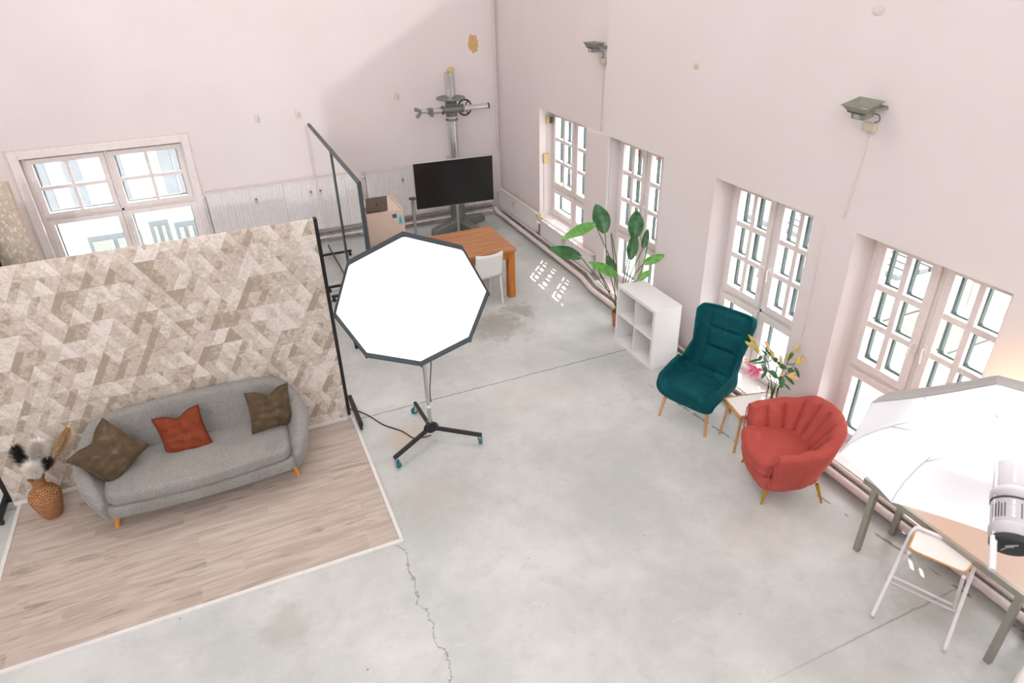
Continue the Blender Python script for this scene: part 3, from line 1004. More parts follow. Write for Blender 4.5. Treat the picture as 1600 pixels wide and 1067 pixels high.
# ------------------------------------------------------------------ rolling mirrors
def mirror(label, y0, y1, feet, far='darkmetal'):
    t = thing('rolling_mirror', label, 'mirror', (1.38, y0, 0), 0)
    L = y1-y0
    bm = B()
    beam(bm, (0, 0.0, 0.06), (0, 0.0, 2.11), 0.045, 0.045, (0, 1, 0)); 
    box(bm, (-0.02, 0.023, 2.075), (0.02, L-0.023, 2.11)); box(bm, (-0.02, 0.023, 0.10), (0.02, L-0.023, 0.14))
    finish('frame', bm, 'darkmetal', t, smooth=False)
    bm = B(); beam(bm, (0, L, 0.06), (0, L, 2.11), 0.045 if far == 'darkmetal' else 0.02, 0.045, (0, 1, 0)); finish('far_post', bm, far, t, smooth=False)
    bm = B(); box(bm, (-0.012, 0.024, 0.141), (0.012, L-0.024, 2.074)); finish('mirror_glass', bm, 'mirror', t, smooth=False)
    for yf in feet:
        bm = B(); box(bm, (-0.33, yf-0.02, 0.07), (0.25, yf+0.02, 0.099))
        f = finish('foot', bm, 'blackmetal', t, smooth=False)
        for xx in (-0.30, 0.22):
            bm = B(); tube(bm, [(xx, yf-0.012, 0.028), (xx, yf+0.012, 0.028)], 0.028, 14); box(bm, (xx-0.012, yf-0.016, 0.03), (xx+0.012, yf+0.016, 0.07))
            finish('caster', bm, 'rubber', f)
mirror('tall rolling mirror on wheels seen nearly edge-on, the nearer one behind the octagonal softbox', 7.50, 9.10, (0.04, 1.52))
mirror('tall rolling mirror on wheels seen nearly edge-on, the further one by the rear radiators', 9.16, 11.0, (0.2, 1.5), 'whitemetal')

# ------------------------------------------------------------------ U-shaped upholstered shells
def ushell(bm, path, zb, zt, fb, ft, th, zi, bulge=0.0, chan=None, seg=7):
    """path: list of plan Vector (closed side outward = left of direction when walking); zt/th/ft callables of u in 0..1"""
    n = len(path)
    rings = []
    L = [0]
    for a, b in zip(path, path[1:]):
        L.append(L[-1]+(b-a).length)
    for i, p in enumerate(path):
        u = L[i]/L[-1]
        t = (path[min(i+1, n-1)]-path[max(i-1, 0)]).normalized()
        nn = Vector((t.y, -t.x))
        T = th(u); F = ft(u); Z = zt(u); fbv = fb(u) if callable(fb) else fb
        c = chan(u) if chan else 0.0
        zbv = zb(u) if callable(zb) else zb
        prof = []
        for k in range(5):
            s = k/4
            prof.append((lerp(fbv, F, s)+bulge*math.sin(PI*s), lerp(zbv, Z-T/2, s)))
        for k in range(1, seg):
            a = PI*k/seg
            prof.append((F-T/2+math.cos(a)*T/2*(1.0)+(-c if a > PI/2 else 0)*(a-PI/2)/(PI/2), Z-T/2+math.sin(a)*T/2))
        for k in range(5):
            s = k/4
            zz = lerp(Z-T/2, zi, s)
            prof.append((lerp(F-T, fbv-T*1.05+0.0, s)-c, zz))
        prof.append((fbv-T, zbv+0.02))
        rings.append([(p.x+nn.x*o, p.y+nn.y*o, z) for o, z in prof])
    loft(bm, rings)
    return rings

def upath(hw, yf, yb, rc, nst=8, nar=10, flare_front=0.0):
    """front is -y; from the left arm front (x=-hw) round the back (y=+yb) to the right arm front.
    outward normal = (t.y,-t.x) must point out, so walk clockwise seen from above reversed"""
    pts = []
    for i in range(nst):
        s = i/(nst-1)
        pts.append(Vector((-hw+flare_front*math.sin(PI*0.5*(1-s))*0, lerp(yf, yb-rc, s))))
    for i in range(1, nar+1):
        a = PI - PI/2*i/nar
        pts.append(Vector((-hw+rc+rc*math.cos(a), yb-rc+rc*math.sin(a))))
    m = max(2, int((2*hw-2*rc)/0.06))
    for i in range(1, m):
        pts.append(Vector((lerp(-hw+rc, hw-rc, i/m), yb)))
    right = [Vector((-p.x, p.y)) for p in pts[:nst+nar]][::-1]
    full = pts+right
    return full[::-1]     # walk so that (t.y,-t.x) points outwards

# ---- sofa
sofa = thing('sofa', 'grey tweed three-seat sofa with rounded arms and oak legs against the wallpapered partition', 'sofa', (-0.735, 5.60, 0.018), R_(0.5))
pts = []
hw, rc = 0.90, 0.24
left = [Vector((-0.80, -0.37)), Vector((-0.845, -0.33)), Vector((-0.89, -0.22)), Vector((-0.915, -0.08)), Vector((-0.91, 0.06))]
for i in range(0, 9):
    a = PI-PI/2*i/8
    left.append(Vector((-0.90+rc+rc*math.cos(a), 0.34-rc+rc*math.sin(a))))
lc = [Vector((v_.x, v_.y)) for v_ in catmull([Vector((q.x, q.y, 0)) for q in left], 3)]
mid = [Vector((lerp(-0.66, 0.66, i/24), 0.34+0.012*math.sin(PI*i/24))) for i in range(1, 24)]
path = (lc+mid+[Vector((-q.x, q.y)) for q in lc][::-1])[::-1]
def sofa_zt(u):
    s = min(u, 1-u)
    return interp([(0, 0.34), (0.03, 0.47), (0.10, 0.545), (0.17, 0.62), (0.25, 0.78), (0.31, 0.81), (0.5, 0.825)], s)
def sofa_ft(u):
    s = min(u, 1-u)
    return interp([(0, 0.0), (0.05, 0.045), (0.16, 0.07), (0.25, 0.05), (0.5, 0.05)], s)
def sofa_th(u):
    s = min(u, 1-u)
    return interp([(0, 0.075), (0.05, 0.13), (0.2, 0.13), (0.5, 0.11)], s)
bm = B()
ushell(bm, path, 0.17, sofa_zt, -0.03, sofa_ft, sofa_th, 0.32, 0.012)
finish('back_and_arms', bm, 'sofa', sofa, angle=60)
def outline_u(hwf, hwb, yf, yb, rf, rb, bow=0.03, n=8):
    o = []
    for i in range(25):
        s = i/24
        x = lerp(-hwf+rf, hwf-rf, s)
        o.append((x, yf-bow*math.sin(PI*s)))
    for i in range(1, n):
        a = -PI/2+PI/2*i/n
        o.append((hwf-rf+rf*math.cos(a), yf+rf+rf*math.sin(a)))
    o.append((hwf, yf+rf)); 
    for i in range(1, 8):
        s = i/8
        o.append((lerp(hwf, hwb, s), lerp(yf+rf, yb-rb, s)))
    for i in range(0, n):
        a = PI/2*i/n
        o.append((hwb-rb+rb*math.cos(a), yb-rb+rb*math.sin(a)))
    for i in range(25):
        s = i/24
        o.append((lerp(hwb-rb, -hwb+rb, s), yb))
    for i in range(1, n):
        a = PI/2+PI/2*i/n
        o.append((-hwb+rb+rb*math.cos(a), yb-rb+rb*math.sin(a)))
    for i in range(0, 8):
        s = i/8
        o.append((lerp(-hwb, -hwf, s), lerp(yb-rb, yf+rf, s)))
    for i in range(0, n):
        a = PI+PI/2*i/n
        o.append((-hwf+rf+rf*math.cos(a), yf+rf+rf*math.sin(a)))
    return o
bm = B(); pad(bm, outline_u(0.80, 0.83, -0.365, 0.30, 0.10, 0.16, 0.035), 0.155, 0.285, 0.035, 0.0)
finish('seat_base', bm, 'sofa', sofa, angle=60)
bm = B(); pad(bm, outline_u(0.765, 0.78, -0.375, 0.24, 0.13, 0.12, 0.05), 0.288, 0.425, 0.05, 0.03)
finish('seat_cushion', bm, 'sofa', sofa, angle=60)
bm = B()
for x in (-0.42, 0.0, 0.42, 0.62):
    pass
for x, z in ((-0.45, 0.62), (-0.15, 0.62), (0.15, 0.62), (0.45, 0.62)):
    bm2 = B(); lathe(bm2, [(0, 0.012), (0.010, 0.010), (0.016, 0.003), (0.016, 0.0)], 14, Matrix.Translation((x, 0.243, z)) @ Matrix.Rotation(PI/2+0.05, 4, 'X'))
    finish('tufting_button', bm2, 'sofa', sofa)
bm.free()
for sx, yy in ((-1, -0.22), (1, -0.22), (-1, 0.20), (1, 0.20)):
    bm = B(); tube(bm, [(sx*0.735, yy, 0.16), (sx*0.775, yy-(0.03 if yy < 0 else -0.03), 0.0)], [0.030, 0.018], 14)
    finish('leg', bm, 'oakleg', sofa)

# ---- pillows
def pillow(name, label, mat, loc, rot, size=0.44, th=0.13, chop=0.09, pipe=None, seed=1):
    random.seed(seed)
    t = thing(name, label, 'cushion', loc)
    t.rotation_euler = rot
    n = 26
    bm = B()
    ph = [random.uniform(0, 6) for _ in range(6)]
    def P(i, j, s):
        u, v = 2*i/n-1, 2*j/n-1
        e = (1-abs(u)**2.6)*(1-abs(v)**2.6)
        e = max(e, 0)**0.5
        # pinch sides
        x = u*size/2*(1-0.09*(1-v*v))
        z = v*size/2*(1-0.07*(1-u*u))
        # karate chop on top edge
        k = chop*math.exp(-(u/0.34)**2)*max(0, (v+0.25)/1.25)**1.5
        z -= k
        y = s*(th/2)*e
        y *= 1-0.45*math.exp(-(u/0.13)**2)*max(0, v)
        y += s*e*(0.006*math.sin(9*u+6*v+ph[0])+0.006*math.sin(13*v-7*u*v+ph[1])+0.009*math.sin(16*u*(0.4+v)+ph[2])*max(0, v))
        return (x, y, z)
    F = [[bm.verts.new(P(i, j, -1)) for j in range(n+1)] for i in range(n+1)]
    K = [[F[i][j] if i in (0, n) or j in (0, n) else bm.verts.new(P(i, j, 1)) for j in range(n+1)] for i in range(n+1)]
    for i in range(n):
        for j in range(n):
            bm.faces.new((F[i][j], F[i+1][j], F[i+1][j+1], F[i][j+1]))
            bm.faces.new((K[i][j], K[i][j+1], K[i+1][j+1], K[i+1][j]))
    finish('cover', bm, mat, t, angle=180)
    bm = B()
    edge = [P(i, 0, 1) for i in range(n)]+[P(n, j, 1) for j in range(n)]+[P(n-i, n, 1) for i in range(n)]+[P(0, n-j, 1) for j in range(n+1)]
    tube(bm, edge, 0.005 if pipe else 0.0035, 6)
    finish('piping', bm, pipe or mat, t)
    return t
pillow('cushion', 'large dark taupe velvet cushion tipped against the left arm of the sofa', 'taupe', (-1.41, 5.56, 0.645), (R_(-24), R_(-32), R_(28)), 0.44, 0.17, 0.045, seed=3)
pillow('cushion', 'rust orange velvet cushion leaning on the middle of the sofa back', 'rust', (-0.83, 5.66, 0.605), (R_(-20), R_(-8), R_(-3)), 0.40, 0.13, 0.05, 'rustpipe', seed=5)
pillow('cushion', 'olive taupe velvet cushion standing at the right end of the sofa', 'taupe', (-0.07, 5.66, 0.635), (R_(-16), R_(5), R_(10)), 0.40, 0.14, 0.06, seed=8)

# ---- wicker vase and plumes
t = thing('wicker_vase', 'brown woven wicker vase on the laminate left of the sofa', 'vase', (-2.04, 5.76, 0.018))
bm = B()
lathe(bm, [(0, 0), (0.068, 0.0), (0.080, 0.02), (0.105, 0.11), (0.126, 0.20), (0.126, 0.245), (0.105, 0.29), (0.070, 0.32), (0.054, 0.34), (0.050, 0.39), (0.062, 0.435), (0.056, 0.437), (0.044, 0.40), (0.046, 0.34), (0.056, 0.31), (0.0, 0.28)], 40)
finish('body', bm, 'wicker', t)
bm = B(); lathe(bm, [(0.058, 0.428), (0.066, 0.436), (0.060, 0.445), (0.052, 0.438)], 30)
finish('rim', bm, 'wicker', t)
def plume(label, mat, top, w, h, seed, stem_mat='plumeg', base=(-2.04, 5.76, 0.36), dirn=None):
    random.seed(seed)
    base = Vector(base)+Vector((random.uniform(-.02, .02), random.uniform(-.02, .02), 0))
    top = Vector(top)
    d = (top-base).normalized()
    t = thing('dried_plume', label, 'dried plume', tuple(base))
    bm = B(); tube(bm, [(0, 0, 0), (top-base)*0.5+Vector((0, 0, 0.02)), (top-base)], 0.004, 6)
    finish('stalk', bm, stem_mat, t)
    bm = B()
    start = top-base-d*h
    u, v = frame_of(d)
    for i in range(2200):
        s = random.random()
        rad = w*math.sin(PI*min(1, 0.08+0.92*s)*0.93)**0.7
        a = random.uniform(0, 2*PI)
        o = u*math.cos(a)+v*math.sin(a)
        p0 = start+d*h*s*0.85+o*rad*0.15*random.random()
        l = rad*random.uniform(0.7, 1.35)
        p2 = p0+o*l+d*l*random.uniform(0.5, 1.3)+Vector((0, 0, -0.25*l))
        p1 = (p0+p2)/2+d*0.15*l
        side = d.cross(o).normalized()*0.0013
        a0, a1 = bm.verts.new(p0-side), bm.verts.new(p0+side)
        b0, b1 = bm.verts.new(p1-side), bm.verts.new(p1+side)
        c0 = bm.verts.new(p2)
        bm.faces.new((a0, a1, b1, b0)); bm.faces.new((b0, b1, c0))
    finish('feathery_head', bm, mat, t, smooth=False)
plume('fluffy cream plume in the wicker vase, the upper white one', 'plumew', (-1.93, 5.80, 0.80), 0.085, 0.26, 1)
plume('fluffy cream plume low over the rim of the wicker vase', 'plumew', (-2.02, 5.70, 0.62), 0.08, 0.16, 2)
plume('dark brown feathery plume standing at the back left of the wicker vase', 'plumeb', (-2.11, 5.82, 0.80), 0.065, 0.28, 3)
plume('dark brown feathery tuft sticking out right of the wicker vase', 'plumeb', (-1.90, 5.76, 0.62), 0.05, 0.14, 4)
plume('golden beige arching plume reaching from the vase toward the sofa', 'plumeg', (-1.66, 5.84, 0.86), 0.055, 0.36, 5)
plume('short ochre dried tuft at the left of the vase mouth', 'plumeg', (-2.13, 5.76, 0.58), 0.03, 0.15, 6)

# ------------------------------------------------------------------ octagonal softbox on wheeled stand
def octframe(c, nf, ph, r, N=8):
    c = Vector(c); n = Vector(nf).normalized()
    u = Vector((0, 0, 1)).cross(n).normalized(); v = n.cross(u)
    return c, n, u, v, [ph+2*PI*k/N for k in range(N)]
hub = Vector((1.365, 5.36, 0))
t = thing('octagonal_softbox', 'lit white octagonal softbox with black rim on a chrome stand beside the wallpapered wall', 'studio light', tuple(hub))
c, nf, u, v, ang = octframe(Vector((1.238, 5.03, 1.705))-hub, (0.192, 0.976, 0.108), 1.54, 1.0)
def oring(r, off):
    return [c+nf*off+(u*math.cos(a)+v*math.sin(a))*r for a in ang]
bm = B()
loft(bm, [oring(0.644, 0.062), oring(0.650, 0.0), oring(0.657, -0.004), oring(0.662, 0.004), oring(0.662, 0.07), oring(0.42, 0.22), oring(0.09, 0.30)], cap=False)
sk = finish('black_skirt', bm, 'octaedge', t, smooth=False)
bm = B()
ri = oring(0.647, 0.058)
cc = bm.verts.new(c+nf*0.050)
vs = [bm.verts.new(p) for p in ri]
for k in range(8):
    bm.faces.new((vs[k], vs[(k+1) % 8], cc))
finish('white_diffuser', bm, 'octa', t, smooth=False)
for a in ang:
    p = c+(u*math.cos(a)+v*math.sin(a))*0.655
    bm = B(); tube(bm, [p+nf*-0.008, p+nf*0.03], 0.010, 6)
    finish('corner_tab', bm, 'octaedge', t)
bm = B(); tube(bm, [c+nf*0.29, c+nf*0.62], 0.065, 18)
finish('light_head', bm, 'rubber', t)
top = c+nf*0.36
bm = B(); tube(bm, [(0, 0, 0.12), (0, 0, 0.95)], 0.019, 14); tube(bm, [(0, 0, 0.95), (0, 0, top.z-0.08)], 0.014, 14)
finish('column', bm, 'chrome', t)
bm = B(); tube(bm, [(0, 0, top.z-0.13), (0, 0, top.z)], 0.028, 12); tube(bm, [(-0.05, 0, top.z-0.05), (0.05, 0, top.z-0.05)], 0.012, 8)
finish('tilt_bracket', bm, 'blackmetal', t)
bm = B(); tube(bm, [(0, 0, 0.40), (0, 0, 0.43)], 0.024, 14); finish('collar', bm, 'whitemetal', t)
bm = B()
for k in range(3):
    a = [R_(211), R_(-33), R_(92)][k]
    tube(bm, [(0.035*math.cos(a)-0.02*math.sin(a), 0.035*math.sin(a)+0.02*math.cos(a), 0.165), (0.035*math.cos(a)+0.02*math.sin(a), 0.035*math.sin(a)-0.02*math.cos(a), 0.165)], 0.045, 16)
tube(bm, [(0, 0, 0.11), (0, 0, 0.2)], 0.04, 16)
finish('hub', bm, 'hub', t)
for k, a in enumerate((R_(211), R_(-35), R_(91))):
    dx, dy = math.cos(a), math.sin(a)
    L = 0.53
    bm = B(); beam(bm, (dx*0.05, dy*0.05, 0.15), (dx*L, dy*L, 0.12), 0.035, 0.035)
    lg = finish('leg', bm, 'hub', t, smooth=False, bevel=0.004)
    p = Vector((dx*(L-0.02), dy*(L-0.02), 0))
    bm = B(); tube(bm, [p+Vector((0, 0, 0.085)), p+Vector((0, 0, 0.115))], 0.018, 12)
    q = p+Vector((-dy, dx, 0))*0.02
    for s in (-1, 1):
        beam(bm, p+Vector((dx, dy, 0))*0.02*s+Vector((0, 0, 0.088)), q+Vector((dx, dy, 0))*0.02*s+Vector((0, 0, 0.035)), 0.004, 0.03)
    cf = finish('caster_fork', bm, 'chrome', lg)
    bm = B(); tube(bm, [q-Vector((dx, dy, 0))*0.013+Vector((0, 0, 0.038)), q+Vector((dx, dy, 0))*0.013+Vector((0, 0, 0.038))], 0.037, 20)
    finish('caster_wheel', bm, 'tealwheel', lg)
bm = B()
cabp = [(1.37, 5.39, 0.03), (1.30, 5.42, 0.008), (1.20, 5.45, 0.008), (1.12, 5.62, 0.008), (0.98, 5.80, 0.008), (0.88, 6.02, 0.008), (0.78, 6.18, 0.008), (0.66, 6.32, 0.008), (0.55, 6.6, 0.008)]
tube(bm, catmull(cabp, 8), 0.006, 6)
mesh_thing('power_cable', bm, 'cable', 'black power cable on the concrete leading from the softbox stand behind the partition', 'cable')
bm = B()
tube(bm, catmull([Vector((1.39, 5.37, 1.6)), Vector((1.43, 5.38, 1.1)), Vector((1.44, 5.38, 0.9)), Vector((1.40, 5.37, 0.6)), Vector((1.395, 5.365, 0.45))], 8), 0.005, 6)
mesh_thing('power_cable', bm, 'cable', 'black cable hanging down beside the chrome softbox column', 'cable')
bm = B()
tube(bm, catmull([(0.92, 8.3, 0.006), (1.0, 9.0, 0.006), (1.25, 8.9, 0.006), (1.5, 8.2, 0.006), (1.7, 7.9, 0.006)], 8), 0.006, 6)
mesh_thing('power_cable', bm, 'cable', 'black cable looping on the floor behind the wallpapered wall near the mirrors', 'cable')

# ------------------------------------------------------------------ table and things behind it
t = thing('wooden_table', 'long solid acacia wood table behind the octagonal softbox', 'table', (2.565, 8.48, 0))
bm = B(); box(bm, (-0.94, -0.50, 0.71), (0.94, 0.50, 0.75)); finish('tabletop', bm, 'tablewood', t, smooth=False, bevel=0.004)
bm = B()
for lo, hi in (((-0.83, -0.47, 0.60), (0.83, -0.44, 0.709)), ((-0.83, 0.44, 0.60), (0.83, 0.47, 0.709)), ((-0.905, -0.38, 0.60), (-0.875, 0.38, 0.709)), ((0.875, -0.38, 0.60), (0.905, 0.38, 0.709))):
    box(bm, lo, hi)
finish('apron', bm, 'tableleg', t, smooth=False)
for sx in (-1, 1):
    for sy in (-1, 1):
        bm = B(); box(bm, (sx*0.87-0.05, sy*0.43-0.05, 0.0), (sx*0.87+0.05, sy*0.43+0.05, 0.709)); finish('leg', bm, 'tableleg', t, smooth=False, bevel=0.004)

def white_chair(label, loc, rz):
    """faces +y locally"""
    t = thing('plastic_chair', label, 'chair', loc, rz)
    bm = B()
    n = 12
    rows = []
    for j in range(9):
        s = j/8
        z = lerp(0.44, 0.79, s)
        row = []
        for i in range(n+1):
            x = -0.20+0.40*i/n
            y = -0.20-0.05*s-0.035*math.cos(PI*x/0.42)
            zz = z+(0.018*(abs(x)/0.2)**2 if j == 8 else 0)
            row.append((x, y, zz))
        rows.append(row)
    loft(bm, rows, closed_ring=False, cap=False)
    o = finish('backrest', bm, 'white', t, angle=180)
    md = o.modifiers.new('thickness', 'SOLIDIFY'); md.thickness = 0.016; md.offset = 0
    bm = B(); box(bm, (-0.205, -0.20, 0.425), (0.205, 0.20, 0.45)); finish('seat', bm, 'white', t, smooth=False, bevel=0.01)
    for sx in (-1, 1):
        for sy in (-1, 1):
            bm = B(); tube(bm, [(sx*0.185, sy*0.175, 0.43), (sx*0.20, sy*0.21, 0.0)], [0.019, 0.013], 4, sq=True)
            finish('leg', bm, 'white', t, smooth=False)
white_chair('white moulded chair pushed up to the wooden table beside the softbox', (3.03, 8.10, 0), R_(3))

# cream box with laptop
t = thing('display_plinth', 'cream box plinth with two blue stickers standing behind the wooden table', 'plinth', (2.02, 9.6, 0), R_(-1))
bm = B()
box(bm, (-0.27, -0.36, 0.0), (0.27, 0.36, 1.10))
finish('body', bm, 'boxcream', t, smooth=False, bevel=0.004)
bm = B()
box(bm, (-0.27, -0.36, 1.10), (-0.255, 0.36, 1.13)); box(bm, (0.255, -0.36, 1.10), (0.27, 0.36, 1.13)); box(bm, (-0.255, 0.345, 1.10), (0.255, 0.36, 1.13)); box(bm, (-0.255, -0.36, 1.10), (0.255, -0.345, 1.13))
finish('rim', bm, 'boxcream', t, smooth=False)
bm = B(); box(bm, (0.10, -0.362, 1.02), (0.16, -0.3602, 1.075)); s1 = finish('sticker', bm, 'stickerdark', t, smooth=False)
s1['label'] = 'dark teal sticker'
bm = B(); box(bm, (0.118, -0.3634, 1.035), (0.134, -0.3622, 1.06)); box(bm, (0.143, -0.3634, 1.04), (0.15, -0.3622, 1.056)); finish('print', bm, 'tealprint', s1, smooth=False)
bm = B(); box(bm, (0.175, -0.362, 0.90), (0.245, -0.3602, 1.055)); s2 = finish('sticker', bm, 'stickerblue', t, smooth=False)
s2['label'] = 'pale blue sticker with a teal figure'
bm = B()
for a, b2, z0, z1 in ((0.203, 0.217, 1.005, 1.03), (0.197, 0.223, 0.97, 1.005), (0.19, 0.23, 0.94, 0.97), (0.185, 0.198, 0.918, 0.935), (0.206, 0.214, 0.918, 0.935), (0.222, 0.236, 0.918, 0.935)):
    box(bm, (a, -0.3634, z0), (b2, -0.3622, z1))
finish('print', bm, 'tealprint', s2, smooth=False)
t = thing('laptop', 'grey laptop with its lid open on top of the cream plinth', 'laptop', (1.915, 9.30, 1.131), R_(-1))
bm = B(); box(bm, (-0.155, 0.0, 0.0), (0.155, 0.22, 0.016)); finish('base', bm, 'laptop', t, smooth=False, bevel=0.004)
Ml = Matrix.Rotation(R_(8), 4, 'X')
bm = B(); box(bm, (-0.155, -0.008, 0.005), (0.155, 0.0, 0.225), Ml); ld = finish('lid', bm, 'laptop', t, smooth=False, bevel=0.003)
bm = B(); lathe(bm, [(0, 0.0015), (0.012, 0.0015), (0.013, 0)], 18, Ml @ Matrix.Translation((0.0, -0.008, 0.11)) @ Matrix.Rotation(PI/2, 4, 'X'))
tube(bm, [Ml @ Vector((0.002, -0.009, 0.124)), Ml @ Vector((0.006, -0.009, 0.131))], 0.0025, 6)
finish('emblem', bm, 'logo', ld)

# post with flat cap
t = thing('chrome_post', 'slim chrome post with a flat dark cap between the plinth and the television', 'stand', (2.62, 9.95, 0))
bm = B(); tube(bm, [(0, 0, 0.02), (0, 0, 1.02)], 0.028, 16); finish('pole', bm, 'chrome', t)
bm = B(); lathe(bm, [(0, 1.02), (0.055, 1.02), (0.058, 1.03), (0.055, 1.04), (0, 1.04)], 20); finish('cap', bm, 'darkmetal', t)
bm = B(); lathe(bm, [(0, 0), (0.16, 0), (0.16, 0.012), (0.03, 0.022), (0, 0.022)], 28); finish('base_plate', bm, 'darkmetal', t)

# television
t = thing('television', 'large black flat television on a slim chrome stand in front of the rear radiator', 'television', (3.48, 10.41, 0), R_(-4))
bm = B(); box(bm, (-0.675, 0.0, 0.665), (0.675, 0.04, 1.425)); finish('housing', bm, 'tv_back', t, smooth=False, bevel=0.006)
bm = B(); box(bm, (-0.665, -0.006, 0.672), (0.665, -0.0005, 1.418)); finish('screen', bm, 'screen', t, smooth=False)
bm = B(); tube(bm, [(0.03, 0.05, 0.02), (0.03, 0.05, 0.95)], 0.022, 14); finish('pole', bm, 'chrome', t)
bm = B(); box(bm, (-0.22, -0.12, 0.0), (0.28, 0.22, 0.018)); finish('base_plate', bm, 'steel', t, smooth=False, bevel=0.004)
bm = B(); tube(bm, [(-0.09, 0.05, 1.42), (-0.09, 0.05, 1.46), (-0.07, 0.05, 1.48), (-0.05, 0.05, 1.46), (-0.05, 0.05, 1.42)], 0.004, 6); finish('cable_loop', bm, 'cable', t)

# studio camera column
t = thing('studio_camera_column', 'tall grey metal studio camera column with a cross arm and handwheel in the rear corner', 'camera stand', (3.72, 11.05, 0))
bm = B(); tube(bm, [(0, 0, 0.1), (0, 0, 1.98)], 0.085, 28); finish('lower_column', bm, 'galv', t)
bm = B(); tube(bm, [(0, 0, 0.12), (0, 0, 0.45)], 0.13, 24); tube(bm, [(0, 0, 0.5), (0, 0, 0.66)], 0.11, 24); finish('foot_socket', bm, 'castgrey', t)
bm = B(); tube(bm, [(0, 0, 2.24), (0, 0, 2.66)], 0.085, 28); finish('upper_column', bm, 'galv', t)
bm = B(); tube(bm, [(0.0, 0.0, 2.66), (0.03, 0.0, 2.70), (0.08, 0, 2.71)], [0.05, 0.045, 0.03], 12); finish('cap', bm, 'beigeplastic', t)
bm = B(); lathe(bm, [(0.08, 2.24), (0.235, 2.245), (0.245, 2.255), (0.235, 2.27), (0.08, 2.265)], 36); finish('disc', bm, 'castgrey', t)
bm = B(); tube(bm, [(0, 0, 1.97), (0, 0, 2.24)], 0.095, 24); tube(bm, [(0, 0, 1.90), (0, 0, 1.935)], 0.10, 24)
tube(bm, [(-0.20, -0.12, 2.10), (0.17, -0.12, 2.10)], 0.055, 18)
tube(bm, [(-0.20, -0.12, 2.10), (-0.17, -0.12, 2.10)], 0.067, 18); tube(bm, [(0.14, -0.12, 2.10), (0.17, -0.12, 2.10)], 0.067, 18)
box(bm, (-0.07, -0.12, 2.02), (0.07, 0.0, 2.18))
finish('sliding_carriage', bm, 'castgrey', t)
bm = B(); tube(bm, [(-0.42, -0.12, 2.10), (0.60, -0.12, 2.10)], 0.044, 16)
tube(bm, [(-0.56, -0.12, 2.115), (-0.40, -0.12, 2.10)], 0.030, 12)
finish('cross_arm', bm, 'galv', t)
bm = B(); tube(bm, [(0.60, -0.12, 2.10), (0.625, -0.12, 2.10)], 0.047, 16); finish('arm_end_cap', bm, 'rubber', t)
bm = B(); box(bm, (-0.44, -0.17, 2.06), (-0.36, -0.07, 2.15)); tube(bm, [(-0.40, -0.2, 2.06), (-0.40, -0.15, 2.06)], 0.035, 12)
tube(bm, [(-0.66, -0.12, 2.16), (-0.60, -0.12, 2.14), (-0.56, -0.12, 2.11), (-0.60, -0.12, 2.06), (-0.64, -0.12, 2.03)], 0.03, 10)
finish('arm_clamp', bm, 'castgrey', t, smooth=False)
bm = B()
cw = Vector((0.25, 0.03, 2.08))
tube(bm, [cw+Vector((math.cos(a)*0.115, 0, math.sin(a)*0.125)) for a in [2*PI*k/28 for k in range(29)]], 0.014, 8, cap=False)
for k in range(3):
    a = R_(60+120*k)
    tube(bm, [cw, cw+Vector((math.cos(a)*0.11, 0, math.sin(a)*0.12))], 0.011, 6)
tube(bm, [cw+Vector((0, -0.03, 0)), cw+Vector((0, 0.03, 0))], 0.025, 10)
finish('handwheel', bm, 'hub', t)
bm = B()
for a in (R_(200), R_(20), R_(-70)):
    d = Vector((math.cos(a), math.sin(a), 0)); s = Vector((-d.y, d.x, 0))
    rings = []
    L = 0.56
    for q, w, h in ((0.05, 0.09, 0.21), (L*0.6, 0.08, 0.17), (L, 0.075, 0.13), (L+0.03, 0.05, 0.10)):
        p = d*q
        rings.append([p-s*w+Vector((0, 0, 0.01)), p+s*w+Vector((0, 0, 0.01)), p+s*w*0.95+Vector((0, 0, h*0.8)), p+s*w*0.7+Vector((0, 0, h)), p-s*w*0.7+Vector((0, 0, h)), p-s*w*0.95+Vector((0, 0, h*0.8))])
    loft(bm, rings)
finish('base', bm, 'castgrey', t, smooth=False)

# ------------------------------------------------------------------ white cube shelf
t = thing('cube_shelf', 'white two by two cube shelf unit left of the teal chair', 'shelf', (4.10, 5.905, 0))
bm = B()
L, D, H_ = 0.36, 0.40, 0.77
box(bm, (0, -D, 0), (L-0.012, -D+0.04, H_)); box(bm, (0, D-0.04, 0), (L-0.012, D, H_))
box(bm, (0, -D+0.04, 0), (L-0.012, D-0.04, 0.04)); box(bm, (0, -D+0.04, H_-0.04), (L-0.012, D-0.04, H_))
finish('outer_frame', bm, 'white', t, smooth=False)
bm = B(); box(bm, (0.004, -0.008, 0.04), (L-0.012, 0.008, H_-0.04)); finish('upright', bm, 'white', t, smooth=False)
bm = B(); box(bm, (0.004, -D+0.04, 0.377), (L-0.012, -0.008, 0.393)); box(bm, (0.004, 0.008, 0.377), (L-0.012, D-0.04, 0.393)); finish('shelf_board', bm, 'white', t, smooth=False)
bm = B(); box(bm, (L-0.011, -D, 0), (L, D, H_)); finish('back_panel', bm, 'white', t, smooth=False)

